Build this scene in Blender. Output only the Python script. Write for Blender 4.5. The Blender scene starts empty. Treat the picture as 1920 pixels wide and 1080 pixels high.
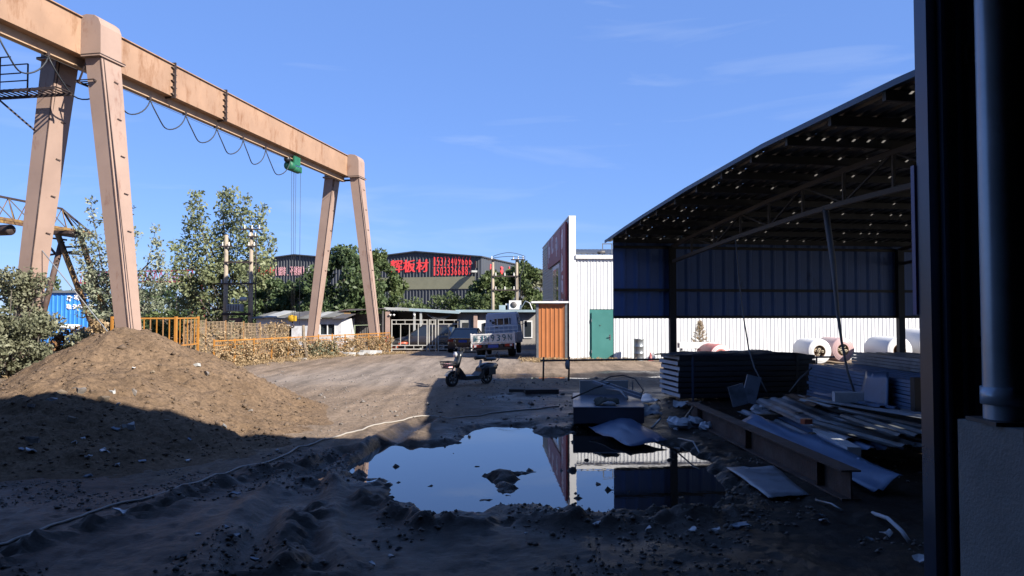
import bpy, math, random
import numpy as np
from mathutils import Vector, Matrix, Quaternion

scene = bpy.context.scene
COL = bpy.context.collection
R = math.radians
rng = random.Random(7)

# ------------------------------------------------------------------ camera
CAM_H = 1.9
FPX = 1420.0
PITCH = math.atan(50 / FPX)
cd = bpy.data.cameras.new("camera")
cd.sensor_width = 36.0
cd.lens = 36.0 * FPX / 1920.0
cd.clip_start = 0.05
cd.clip_end = 3000
cam = bpy.data.objects.new("camera", cd)
COL.objects.link(cam)
cam.location = (0, 0, CAM_H)
cam.rotation_euler = (math.pi / 2 + PITCH, 0, 0)
scene.camera = cam

# ------------------------------------------------------------------ sky, sun, exposure
SUN = Vector((1.21, -0.80, 1.0)).normalized()
SUN_EL = math.asin(SUN.z)
SUN_ROT = math.atan2(SUN.x, SUN.y)
world = bpy.data.worlds.new("World")
scene.world = world
world.use_nodes = True
nt = world.node_tree
nt.nodes.clear()
wo = nt.nodes.new("ShaderNodeOutputWorld")
bg = nt.nodes.new("ShaderNodeBackground")
sky = nt.nodes.new("ShaderNodeTexSky")
sky.sky_type = 'NISHITA'
sky.sun_disc = False
sky.sun_elevation = SUN_EL
sky.sun_rotation = SUN_ROT
sky.altitude = 50
sky.air_density = 1.0
sky.dust_density = 0.0
sky.ozone_density = 1.6
bg.inputs[1].default_value = 0.05
# thin cirrus streaks, everywhere in the sky
tc = nt.nodes.new("ShaderNodeTexCoord")
mp = nt.nodes.new("ShaderNodeMapping")
mp.inputs['Scale'].default_value = (2.2, 2.2, 15.0)
mp.inputs['Rotation'].default_value = (0.0, R(5), 0.0)
mp.inputs['Location'].default_value = (0.1, 0.25, 0.15)
ns = nt.nodes.new("ShaderNodeTexNoise")
ns.inputs['Scale'].default_value = 1.9
ns.inputs['Detail'].default_value = 7
ns.inputs['Distortion'].default_value = 0.6
rp = nt.nodes.new("ShaderNodeValToRGB")
rp.color_ramp.elements[0].position = 0.57
rp.color_ramp.elements[0].color = (0, 0, 0, 1)
rp.color_ramp.elements[1].position = 0.92
rp.color_ramp.elements[1].color = (0.3, 0.3, 0.3, 1)
mx = nt.nodes.new("ShaderNodeMixRGB")
mx.inputs[2].default_value = (5.5, 6.3, 7.6, 1)
nt.links.new(tc.outputs['Generated'], mp.inputs[0])
nt.links.new(mp.outputs[0], ns.inputs['Vector'])
nt.links.new(ns.outputs[0], rp.inputs[0])
nt.links.new(rp.outputs[0], mx.inputs[0])
tn = nt.nodes.new("ShaderNodeMixRGB")
tn.blend_type = 'MULTIPLY'
tn.inputs[0].default_value = 1.0
tn.inputs[2].default_value = (0.72, 0.93, 1.42, 1)
az = nt.nodes.new("ShaderNodeMixRGB")      # evens the whole dome towards the photograph's clear azure
az.inputs[0].default_value = 0.62
az.inputs[2].default_value = (1.45, 2.75, 6.4, 1)
nt.links.new(sky.outputs[0], tn.inputs[1])
nt.links.new(tn.outputs[0], az.inputs[1])
nt.links.new(az.outputs[0], mx.inputs[1])
nt.links.new(mx.outputs[0], bg.inputs[0])
nt.links.new(bg.outputs[0], wo.inputs[0])

sl = bpy.data.lights.new("sun", 'SUN')
sl.energy = 5.0
sl.angle = R(0.53)
sl.color = (1.0, 0.93, 0.82)
so = bpy.data.objects.new("sun", sl)
so.rotation_euler = SUN.to_track_quat('Z', 'Y').to_euler()
so.location = (20, -20, 40)
COL.objects.link(so)

scene.view_settings.view_transform = 'Standard'
scene.view_settings.look = 'None'
scene.view_settings.exposure = 1.52
scene.view_settings.gamma = 1.0
scene.view_settings.use_curve_mapping = False
scene.cycles.use_denoising = True
scene.cycles.max_bounces = 6
scene.cycles.diffuse_bounces = 3
scene.cycles.glossy_bounces = 3
scene.cycles.transparent_max_bounces = 8

# ------------------------------------------------------------------ pixel helpers (1920x1080 photograph)
def ray(px, py):
    a = (px - 960) / FPX; b = (540 - py) / FPX
    c, s = math.cos(PITCH), math.sin(PITCH)
    return Vector((a, c - b * s, s + b * c))
def G(px, py, z=0.0):
    d = ray(px, py); t = (z - CAM_H) / d.z
    return Vector((d.x * t, d.y * t, z))
def AT(px, py, Y):
    d = ray(px, py); t = Y / d.y
    return Vector((d.x * t, Y, CAM_H + d.z * t))

# ------------------------------------------------------------------ object helpers
OFF = {}
def setp(o, label=None, cat=None, group=None, kind=None):
    if label: o['label'] = label
    if cat: o['category'] = cat
    if group: o['group'] = group
    if kind: o['kind'] = kind
    return o
def thing(name, label, cat, loc=(0, 0, 0), rotz=0.0, group=None, local=False):
    o = bpy.data.objects.new(name, None)
    COL.objects.link(o)
    o.location = loc
    o.rotation_euler = (0, 0, rotz)
    o.empty_display_size = 0.2
    setp(o, label, cat, group)
    OFF[o.name] = Vector((0, 0, 0)) if local else Vector(loc)
    return o
def copy_tree(o, parent=None):
    c = o.copy(); COL.objects.link(c); c.parent = parent
    OFF[c.name] = OFF.get(o.name, Vector())
    for ch in [x for x in bpy.data.objects if x.parent == o]:
        copy_tree(ch, c)
    return c

class MB:
    def __init__(s): s.v = []; s.f = []; s.sm = []
    def add(s, vs, fs, smooth=False):
        n = len(s.v)
        s.v += [tuple(v) for v in vs]
        s.f += [tuple(i + n for i in f) for f in fs]
        s.sm += [smooth] * len(fs)
        return s
    def box(s, c, d, rz=0.0, rot=None):
        m = rot if rot is not None else Matrix.Rotation(rz, 3, 'Z')
        c = Vector(c); h = Vector(d) / 2
        vs = [c + m @ Vector((x * h.x, y * h.y, z * h.z)) for z in (-1, 1) for y in (-1, 1) for x in (-1, 1)]
        return s.add(vs, [(0, 2, 3, 1), (4, 5, 7, 6), (0, 1, 5, 4), (2, 6, 7, 3), (0, 4, 6, 2), (1, 3, 7, 5)])
    def hexa(s, b, t):   # bottom quad, top quad (both counter-clockwise from above)
        return s.add(list(b) + list(t), [(3, 2, 1, 0), (4, 5, 6, 7)] + [(i, (i + 1) % 4, 4 + (i + 1) % 4, 4 + i) for i in range(4)])
    def bar(s, p, q, w, h=None, up=(0, 0, 1), w2=None, h2=None):
        p = Vector(p); q = Vector(q); d = (q - p).normalized()
        up = Vector(up)
        if abs(d.dot(up)) > 0.99: up = Vector((0, 1, 0))
        sd = d.cross(up).normalized(); u = sd.cross(d).normalized()
        h = h or w; w2 = w2 or w; h2 = h2 or h
        vs = [p + sd * (a * w / 2) + u * (b * h / 2) for a, b in ((-1, -1), (1, -1), (1, 1), (-1, 1))]
        vs += [q + sd * (a * w2 / 2) + u * (b * h2 / 2) for a, b in ((-1, -1), (1, -1), (1, 1), (-1, 1))]
        return s.add(vs, [(3, 2, 1, 0), (4, 5, 6, 7)] + [(i, (i + 1) % 4, 4 + (i + 1) % 4, 4 + i) for i in range(4)])
    def tube(s, pts, r, n=8, caps=True, smooth=True):
        pts = [Vector(p) for p in pts]
        rs = r if isinstance(r, (list, tuple)) else [r] * len(pts)
        vs = []; fs = []
        ref = None
        for i, p in enumerate(pts):
            d = (pts[min(i + 1, len(pts) - 1)] - pts[max(i - 1, 0)])
            d = d.normalized() if d.length > 1e-9 else Vector((0, 0, 1))
            if ref is None:
                ref = Vector((0, 0, 1)) if abs(d.z) < 0.9 else Vector((1, 0, 0))
            a = d.cross(ref).normalized(); b = d.cross(a).normalized()
            ref = -b if b.length > 0 else ref
            ref = a.cross(d)
            for k in range(n):
                t = 2 * math.pi * k / n
                vs.append(p + (a * math.cos(t) + b * math.sin(t)) * rs[i])
        for i in range(len(pts) - 1):
            for k in range(n):
                fs.append((i * n + k, i * n + (k + 1) % n, (i + 1) * n + (k + 1) % n, (i + 1) * n + k))
        s.add(vs, fs, smooth)
        if caps:
            m = len(s.v) - len(vs)
            s.f.append(tuple(m + k for k in range(n))[::-1]); s.sm.append(False)
            s.f.append(tuple(m + (len(pts) - 1) * n + k for k in range(n))); s.sm.append(False)
        return s
    def lathe(s, prof, c, axis=(0, 0, 1), n=20, smooth=True):   # prof: (radius, height)
        ax = Vector(axis).normalized()
        ref = Vector((0, 0, 1)) if abs(ax.z) < 0.9 else Vector((1, 0, 0))
        a = ax.cross(ref).normalized(); b = ax.cross(a).normalized(); c = Vector(c)
        vs = []; fs = []
        for r, h in prof:
            for k in range(n):
                t = 2 * math.pi * k / n
                vs.append(c + ax * h + (a * math.cos(t) + b * math.sin(t)) * r)
        for i in range(len(prof) - 1):
            for k in range(n):
                fs.append((i * n + k, i * n + (k + 1) % n, (i + 1) * n + (k + 1) % n, (i + 1) * n + k))
        return s.add(vs, fs, smooth)
    def plate(s, poly, thick, nrm=None):   # planar polygon with thickness (along -normal)
        P = [Vector(p) for p in poly]
        n = nrm and Vector(nrm) or (P[1] - P[0]).cross(P[2] - P[0])
        n = n.normalized(); k = len(P)
        vs = P + [p - n * thick for p in P]
        return s.add(vs, [tuple(range(k)), tuple(range(2 * k - 1, k - 1, -1))] + [(i, k + i, k + (i + 1) % k, (i + 1) % k) for i in range(k)])
    def prism(s, poly, ex):   # polygon extruded by vector ex
        P = [Vector(p) for p in poly]; ex = Vector(ex); k = len(P)
        vs = P + [p + ex for p in P]
        return s.add(vs, [tuple(range(k))[::-1], tuple(range(k, 2 * k))] + [(i, (i + 1) % k, k + (i + 1) % k, k + i) for i in range(k)])
    def corr(s, o, a, b, n, wa, hb, pitch=0.2, depth=0.025, top=0.35, thick=0.0):
        """ribbed sheet: origin o, width wa along a, height hb along b, ribs stand out along n"""
        o = Vector(o); a = Vector(a).normalized(); b = Vector(b).normalized(); n = Vector(n).normalized()
        k = max(1, round(wa / pitch)); p = wa / k
        prof = []
        for i in range(k):
            x = i * p
            prof += [(x, 0), (x + p * (1 - top) * 0.72, 0), (x + p * (1 - top), depth), (x + p * (1 - top * 0.28), depth)]
        prof.append((wa, 0))
        vs = []
        for x, d in prof: vs += [o + a * x + n * d, o + a * x + n * d + b * hb]
        fs = [(2 * i, 2 * i + 2, 2 * i + 3, 2 * i + 1) for i in range(len(prof) - 1)]
        return s.add(vs, fs)
    def mesh(s, name):
        me = bpy.data.meshes.new(name)
        me.from_pydata(s.v, [], s.f)
        if any(s.sm): me.polygons.foreach_set('use_smooth', s.sm)
        me.update()
        return me
    def build(s, name, mat, parent=None, origin=None):
        if parent is not None:
            off = OFF.get(parent.name, Vector())
            o0 = Vector((0, 0, 0))
        else:
            if origin is None:
                xs = [v[0] for v in s.v]; ys = [v[1] for v in s.v]; zs = [v[2] for v in s.v]
                origin = ((min(xs) + max(xs)) / 2, (min(ys) + max(ys)) / 2, min(zs))
            off = Vector(origin); o0 = off
        s.v = [(v[0] - off.x, v[1] - off.y, v[2] - off.z) for v in s.v]
        me = s.mesh(name)
        o = bpy.data.objects.new(name, me)
        COL.objects.link(o)
        o.location = o0
        if parent is not None: o.parent = parent
        OFF[o.name] = off
        if mat: me.materials.append(mat)
        return o
def put(name, me, parent, loc=(0, 0, 0), rot=(0, 0, 0), scale=(1, 1, 1)):
    o = bpy.data.objects.new(name, me); COL.objects.link(o)
    o.parent = parent; o.location = Vector(loc) - OFF.get(parent.name, Vector()) if parent else loc
    o.rotation_euler = rot; o.scale = scale
    OFF[o.name] = OFF.get(parent.name, Vector()) if parent else Vector()
    return o

# ------------------------------------------------------------------ materials
def new_mat(name):
    m = bpy.data.materials.new(name); m.use_nodes = True
    t = m.node_tree
    b = t.nodes['Principled BSDF']
    return m, t, b
def mat(name, col, rough=0.6, metal=0.0, var=0.12, scale=1.5, stain=None, stain_amt=0.0, stain_scale=1.2,
        streak=False, bump=0.0, bscale=30.0, spec=0.5, local=False, stretch=(1, 1, 1), detail=6):
    m, t, b = new_mat(name)
    kk = 0.64 if 'white' in name else 0.48      # sober, weathered values for the bright exposure
    col = tuple(c * kk for c in col)
    if stain is not None: stain = tuple(c * kk for c in stain)
    L = t.links.new; N = t.nodes.new
    if local:
        pos = N("ShaderNodeTexCoord").outputs['Object']
    else:
        pos = N("ShaderNodeNewGeometry").outputs['Position']
    mpn = N("ShaderNodeMapping"); mpn.inputs['Scale'].default_value = stretch
    L(pos, mpn.inputs[0]); pos = mpn.outputs[0]
    n1 = N("ShaderNodeTexNoise"); n1.inputs['Scale'].default_value = scale; n1.inputs['Detail'].default_value = detail
    n1.inputs['Roughness'].default_value = 0.65
    L(pos, n1.inputs['Vector'])
    r1 = N("ShaderNodeMapRange"); r1.inputs[1].default_value = 0.3; r1.inputs[2].default_value = 0.7
    r1.inputs[3].default_value = 1 - var; r1.inputs[4].default_value = 1 + var
    L(n1.outputs[0], r1.inputs[0])
    mul = N("ShaderNodeMixRGB"); mul.blend_type = 'MULTIPLY'; mul.inputs[0].default_value = 1
    mul.inputs[1].default_value = (*col, 1)
    L(r1.outputs[0], mul.inputs[2])
    out = mul.outputs[0]
    if stain is not None:
        n2 = N("ShaderNodeTexNoise"); n2.inputs['Scale'].default_value = stain_scale; n2.inputs['Detail'].default_value = 9
        n2.inputs['Roughness'].default_value = 0.72
        if streak:
            mp2 = N("ShaderNodeMapping"); mp2.inputs['Scale'].default_value = (1.5, 1.5, 0.5)
            L(pos, mp2.inputs[0]); L(mp2.outputs[0], n2.inputs['Vector'])
        else:
            L(pos, n2.inputs['Vector'])
        r2 = N("ShaderNodeMapRange")
        r2.inputs[1].default_value = 0.75 - stain_amt * 0.5; r2.inputs[2].default_value = 0.9 - stain_amt * 0.4
        L(n2.outputs[0], r2.inputs[0])
        m2 = N("ShaderNodeMixRGB"); m2.inputs[2].default_value = (*stain, 1)
        L(r2.outputs[0], m2.inputs[0]); L(out, m2.inputs[1]); out = m2.outputs[0]
    L(out, b.inputs['Base Color'])
    b.inputs['Roughness'].default_value = rough
    rr = N("ShaderNodeMapRange"); rr.inputs[3].default_value = max(0.02, rough - 0.1); rr.inputs[4].default_value = min(1, rough + 0.12)
    L(n1.outputs[0], rr.inputs[0]); L(rr.outputs[0], b.inputs['Roughness'])
    b.inputs['Metallic'].default_value = metal
    b.inputs['Specular IOR Level'].default_value = spec
    if bump > 0:
        n3 = N("ShaderNodeTexNoise"); n3.inputs['Scale'].default_value = bscale; n3.inputs['Detail'].default_value = 5
        L(pos, n3.inputs['Vector'])
        bp = N("ShaderNodeBump"); bp.inputs['Strength'].default_value = bump; bp.inputs['Distance'].default_value = 0.03
        L(n3.outputs[0], bp.inputs['Height']); L(bp.outputs[0], b.inputs['Normal'])
    return m
def leaf_mat(name, c1, c2, trans=0.35, rough=0.55):
    m, t, b = new_mat(name)
    L = t.links.new; N = t.nodes.new
    at = N("ShaderNodeAttribute"); at.attribute_name = "tint"
    mxn = N("ShaderNodeMixRGB"); mxn.inputs[1].default_value = (*[c * 0.66 for c in c1], 1); mxn.inputs[2].default_value = (*[c * 0.66 for c in c2], 1)
    L(at.outputs['Fac'], mxn.inputs[0])
    L(mxn.outputs[0], b.inputs['Base Color']); b.inputs['Roughness'].default_value = rough
    b.inputs['Specular IOR Level'].default_value = 0.3
    tr = N("ShaderNodeBsdfTranslucent"); L(mxn.outputs[0], tr.inputs[0])
    ms = N("ShaderNodeMixShader"); ms.inputs[0].default_value = trans
    L(b.outputs[0], ms.inputs[1]); L(tr.outputs[0], ms.inputs[2])
    L(ms.outputs[0], t.nodes['Material Output'].inputs[0])
    return m
def glass_mat(name, col=(0.02, 0.025, 0.03), rough=0.06):
    m, t, b = new_mat(name)
    b.inputs['Base Color'].default_value = (*col, 1); b.inputs['Roughness'].default_value = rough
    b.inputs['Specular IOR Level'].default_value = 0.8
    return m

M = {}
M['crane'] = mat('crane_paint', (0.51, 0.315, 0.205), 0.62, var=0.14, scale=0.7, stain=(0.30, 0.13, 0.05), stain_amt=0.46, stain_scale=1.5, streak=True)
M['crane_leg'] = mat('crane_leg_paint', (0.51, 0.355, 0.285), 0.6, var=0.10, scale=0.8, stain=(0.27, 0.10, 0.05), stain_amt=0.36, stain_scale=1.7, streak=True)
M['crane_dark'] = mat('dark_rusty_steel', (0.05, 0.03, 0.028), 0.7, var=0.3, scale=6)
M['rust'] = mat('rusty_steel', (0.11, 0.062, 0.048), 0.75, var=0.4, scale=4, stain=(0.20, 0.16, 0.14), stain_amt=0.5, stain_scale=2.5, bump=0.3)
M['cable'] = mat('black_rubber_cable', (0.03, 0.035, 0.045), 0.6, var=0.1)
M['green'] = mat('green_hoist_paint', (0.02, 0.20, 0.10), 0.5, var=0.25, scale=5, stain=(0.06, 0.04, 0.03), stain_amt=0.4, stain_scale=4)
M['yellow'] = mat('yellow_paint', (0.75, 0.45, 0.02), 0.5, var=0.15)
M['white_sheet'] = mat('white_painted_sheet', (0.85, 0.86, 0.87), 0.45, var=0.04, scale=0.8, stain=(0.55, 0.53, 0.50), stain_amt=0.28, stain_scale=1.4, streak=True)
M['white_trim'] = mat('white_trim', (0.82, 0.82, 0.82), 0.5, var=0.05)
M['grey_sheet'] = mat('grey_facade_sheet', (0.66, 0.65, 0.62), 0.5, var=0.06)
M['blue_sheet'] = mat('blue_painted_sheet', (0.12, 0.24, 0.62), 0.5, var=0.12, scale=1.2, stain=(0.03, 0.045, 0.08), stain_amt=0.3, streak=True)
M['roof_blue'] = mat('blue_roof_sheet', (0.05, 0.17, 0.32), 0.5, var=0.1)
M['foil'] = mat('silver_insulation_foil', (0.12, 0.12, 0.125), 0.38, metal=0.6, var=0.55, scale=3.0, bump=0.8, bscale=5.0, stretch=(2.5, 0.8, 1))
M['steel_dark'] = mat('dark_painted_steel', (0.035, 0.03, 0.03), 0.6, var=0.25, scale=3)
M['steel_grey'] = mat('grey_primer_steel', (0.13, 0.12, 0.12), 0.6, var=0.2, scale=3)
M['galv'] = mat('galvanised_steel', (0.40, 0.43, 0.46), 0.4, metal=0.7, var=0.15, scale=4)
M['concrete'] = mat('concrete', (0.52, 0.52, 0.52), 0.85, var=0.12, scale=3, stain=(0.2, 0.19, 0.18), stain_amt=0.35, bump=0.25, bscale=60)
M['black'] = mat('black_plastic', (0.015, 0.015, 0.018), 0.45, var=0.1)
M['red_sign'] = mat('faded_red_sign', (0.42, 0.065, 0.075), 0.5, var=0.2, scale=1.2)
M['red_letter'] = mat('red_letter', (1.7, 0.13, 0.13), 0.45, var=0.05)
M['teal'] = mat('teal_door_paint', (0.075, 0.30, 0.275), 0.45, var=0.08, stain=(0.12, 0.25, 0.23), stain_amt=0.3, streak=True)
M['orange_sheet'] = mat('orange_ribbed_sheet', (0.62, 0.22, 0.07), 0.5, var=0.08, stain=(0.42, 0.16, 0.06), stain_amt=0.35, streak=True)
M['glass'] = glass_mat('dark_glass')
# ------------------------------------------------------------------ numpy noise
_NT = {}
def vnoise(x, y, f, seed=0):
    T = _NT.get(seed)
    if T is None: T = _NT[seed] = np.random.RandomState(seed).rand(256, 256)
    x = np.asarray(x, float) * f + 1000.37; y = np.asarray(y, float) * f + 1000.71
    xi = np.floor(x).astype(int); yi = np.floor(y).astype(int)
    fx = x - xi; fy = y - yi
    fx = fx * fx * (3 - 2 * fx); fy = fy * fy * (3 - 2 * fy)
    a = T[xi % 256, yi % 256]; b = T[(xi + 1) % 256, yi % 256]
    c = T[xi % 256, (yi + 1) % 256]; d = T[(xi + 1) % 256, (yi + 1) % 256]
    return (a * (1 - fx) + b * fx) * (1 - fy) + (c * (1 - fx) + d * fx) * fy - 0.5
def fbm(x, y, f, seed=0, octs=4, g=0.55):
    s = 0; a = 1
    for o in range(octs):
        s = s + a * vnoise(x, y, f, seed + o * 17); f *= 2.1; a *= g
    return s
def sstep(a, b, x):
    t = np.clip((x - a) / (b - a), 0, 1); return t * t * (3 - 2 * t)
def seg_dist(x, y, pl):
    d = np.full(np.shape(x), 1e9)
    for (ax, ay), (bx, by) in zip(pl[:-1], pl[1:]):
        dx, dy = bx - ax, by - ay; L2 = dx * dx + dy * dy + 1e-12
        t = np.clip(((x - ax) * dx + (y - ay) * dy) / L2, 0, 1)
        d = np.minimum(d, np.hypot(x - ax - t * dx, y - ay - t * dy))
    return d
def poly_sd(x, y, pl):   # signed distance, negative inside
    ins = np.zeros(np.shape(x), bool); n = len(pl)
    for i in range(n):
        ax, ay = pl[i]; bx, by = pl[(i + 1) % n]
        c = ((ay > y) != (by > y)) & (x < (bx - ax) * (y - ay) / (by - ay + 1e-12) + ax)
        ins ^= c
    d = seg_dist(x, y, pl + [pl[0]])
    return np.where(ins, -d, d)
def gpl(pts, z=0.0): return [(G(a, b, z).x, G(a, b, z).y) for a, b in pts]

WATER = -0.05
PUDDLE = gpl([(655, 884), (690, 864), (716, 848), (744, 832), (800, 838), (857, 829), (872, 812), (900, 803), (938, 798), (994, 800), (1003, 812),
              (1045, 815), (1100, 800), (1165, 812), (1245, 832), (1300, 838), (1345, 862), (1362, 900), (1378, 935), (1350, 952),
              (1300, 957), (1230, 960), (1170, 962), (1080, 965), (1040, 958), (1000, 950), (950, 955), (880, 962),
              (815, 968), (772, 965), (776, 952), (722, 938), (736, 922), (700, 905), (668, 897)], WATER)
ISLES = [gpl([(896, 892), (935, 886), (990, 886), (975, 900), (995, 918), (970, 936), (930, 925), (915, 908)], WATER),
         gpl([(886, 932), (925, 934), (915, 942), (890, 941)], WATER)]
STRIP = gpl([(925, 708), (1020, 706), (1130, 706), (1245, 703), (1245, 711), (1120, 712), (1000, 713), (930, 713)], WATER)
RUTS_WET = [gpl([(592, 916), (612, 898), (650, 880), (690, 856), (722, 836)], WATER), gpl([(650, 893), (684, 868), (720, 842)], WATER)]
RUTS = [gpl([(590, 1080), (570, 1000), (592, 916)]), gpl([(722, 836), (770, 806), (800, 790)]), gpl([(430, 1080), (480, 985), (560, 905), (655, 850)]),
        gpl([(470, 1080), (515, 985), (590, 905)])]
RIDGES = [gpl([(-40, 1075), (60, 1035), (180, 995), (280, 965), (390, 925), (470, 895), (560, 878), (640, 858)]),
          gpl([(560, 1080), (548, 1030), (585, 960)]), gpl([(1380, 965), (1180, 985), (980, 975), (800, 985), (690, 940)])]
FENCE_A = (-10.6, 27.0); FENCE_D = (0.321, 0.947)
def base_h(x, y):
    e = (x - FENCE_A[0]) * -0.947 + (y - FENCE_A[1]) * 0.321
    d1 = 0.85 * sstep(2.5, 8, e) * sstep(24, 30, y)
    d2 = 0.52 * sstep(32, 54, y) * sstep(9, 3, x)
    return -np.maximum(d1, d2)
def ground_h(x, y):
    x = np.asarray(x, float); y = np.asarray(y, float)
    near = sstep(60, 30, y) * sstep(40, 20, np.abs(x))
    h = 0.02 + (0.050 * fbm(x, y, 0.45, 3, 3) + 0.035 * fbm(x, y, 2.3, 11, 4)) * near
    fg = sstep(14, 9, y) * sstep(-14, -8, x)
    h = h + fg * (0.012 * np.abs(fbm(x, y, 1.7, 31, 4)) + 0.022 * (0.25 - np.abs(fbm(x + 0.12 * fbm(x, y, 1.5, 47, 2), y * 0.18, 5.5, 41, 4))) + 0.016 * fbm(x, y * 0.4, 11.0, 43, 3, 0.75))
    h = np.maximum(h, -0.03)
    for pl in RIDGES:
        d = seg_dist(x, y, pl) + 0.10 * fbm(x, y, 3.0, 51, 3)
        h = h + 0.09 * np.exp(-(d / 0.16) ** 2) * (0.7 + 1.6 * fbm(x, y, 6.0, 61, 4))
    for pl in RUTS:
        d = seg_dist(x, y, pl)
        h = h - 0.075 * np.exp(-(d / 0.12) ** 2) + 0.045 * np.exp(-((d - 0.24) / 0.09) ** 2)
    h = np.maximum(h, -0.035)
    for pl in RUTS_WET:
        d = seg_dist(x, y, pl) + 0.03 * fbm(x, y, 6.0, 71, 3)
        h = h - 0.11 * np.exp(-(d / 0.075) ** 2) + 0.03 * np.exp(-((d - 0.2) / 0.08) ** 2)
    jit = 0.16 * fbm(x, y, 1.3, 81, 3) + 0.30 * fbm(x, y, 4.2, 91, 4) * sstep(-0.1, 0.25, 0.2 + fbm(x, y, 0.5, 95, 2))
    sd = poly_sd(x, y, PUDDLE) + jit
    for isl in ISLES:
        si = poly_sd(x, y, isl) + 0.26 * fbm(x, y, 5.0, 101, 4) + 0.14
        sd = np.maximum(sd, -si)
    t = sstep(0.20, -0.28, sd)
    h = h * (1 - t) + (-0.12 + 0.30 * np.maximum(fbm(x, y, 3.6, 111, 4) - 0.36, 0)) * t + 0.04 * fbm(x, y, 9.0, 115, 2) * t * (1 - t) * 4
    ss = poly_sd(x, y, STRIP) - 0.15 + 0.35 * fbm(x, y, 1.1, 121, 4)
    t2 = sstep(0.2, -0.3, ss)
    h = h * (1 - t2) + (-0.09) * t2
    return h + base_h(x, y)

def axis_lines(segs):
    out = []
    for a, b, st in segs:
        n = max(1, int(round((b - a) / st))); out += list(np.linspace(a, b, n, endpoint=False))
    out.append(segs[-1][1]); return np.array(out)
gx = axis_lines([(-1500, -300, 200), (-300, -60, 30), (-60, -20, 2.5), (-20, -9, 0.25), (-9, -4.6, 0.08), (-4.6, 3.4, 0.045), (3.4, 6, 0.08), (6, 14, 0.3), (14, 60, 3), (60, 300, 30), (300, 1500, 200)])
gy = axis_lines([(-300, -20, 40), (-20, 3.5, 1.2), (3.5, 14, 0.042), (14, 25, 0.10), (25, 34, 0.25), (34, 60, 0.6), (60, 140, 5), (140, 600, 50), (600, 2500, 300)])
XX, YY = np.meshgrid(gx, gy)
ZZ = ground_h(XX, YY)
def grid_mesh(name, X, Y, Z):
    ny, nx = X.shape
    co = np.stack([X.ravel(), Y.ravel(), Z.ravel()], 1)
    idx = np.arange(nx * ny).reshape(ny, nx)
    q = np.stack([idx[:-1, :-1].ravel(), idx[:-1, 1:].ravel(), idx[1:, 1:].ravel(), idx[1:, :-1].ravel()], 1)
    me = bpy.data.meshes.new(name)
    me.vertices.add(len(co)); me.vertices.foreach_set('co', co.ravel())
    me.loops.add(q.size); me.loops.foreach_set('vertex_index', q.ravel())
    me.polygons.add(len(q))
    me.polygons.foreach_set('loop_start', np.arange(0, q.size, 4))
    me.polygons.foreach_set('loop_total', np.full(len(q), 4))
    me.polygons.foreach_set('use_smooth', np.ones(len(q), bool))
    me.update(calc_edges=True)
    return me
gme = grid_mesh('ground', XX, YY, ZZ)
# soil wetness round puddles, ruts and doorway mud, plus painted shade by the shed
wet_shade = sstep(1.3, -0.1, poly_sd(XX, YY, PUDDLE) + 0.9 * fbm(XX, YY, 0.8, 131, 4))
for pl in RUTS + RUTS_WET: wet_shade = np.maximum(wet_shade, sstep(0.5, 0.05, seg_dist(XX, YY, pl) + 0.2 * fbm(XX, YY, 2, 133, 3)))
wet_shade = np.maximum(wet_shade, sstep(1.2, -0.2, poly_sd(XX, YY, STRIP) + 1.5 * fbm(XX, YY, 0.5, 135, 4)))
wet_shade = np.maximum(wet_shade, 0.9 * sstep(10.8, 8.8, YY + 2.0 * fbm(XX, YY, 0.6, 137, 4)))
wet_shade = np.maximum(wet_shade, 0.9 * sstep(-2.2, 0.6, XX + 1.5 * fbm(XX, YY, 0.5, 139, 3)) * sstep(21.5, 18.5, YY))  # damp ground under and beside the shed, darkened to deepen the shed's shade
far_road = sstep(3.0, 0.0, np.abs((XX + 2.0) * 0.947 - (YY - 27.5) * 0.321 + 1.0) - 1.2)   # compacted grey driving lane
ca = gme.attributes.new('wet_shade', 'FLOAT', 'POINT'); ca.data.foreach_set('value', wet_shade.ravel().astype(np.float32))
cb = gme.attributes.new('lane', 'FLOAT', 'POINT'); cb.data.foreach_set('value', (far_road * sstep(18, 22, YY)).ravel().astype(np.float32))

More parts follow.
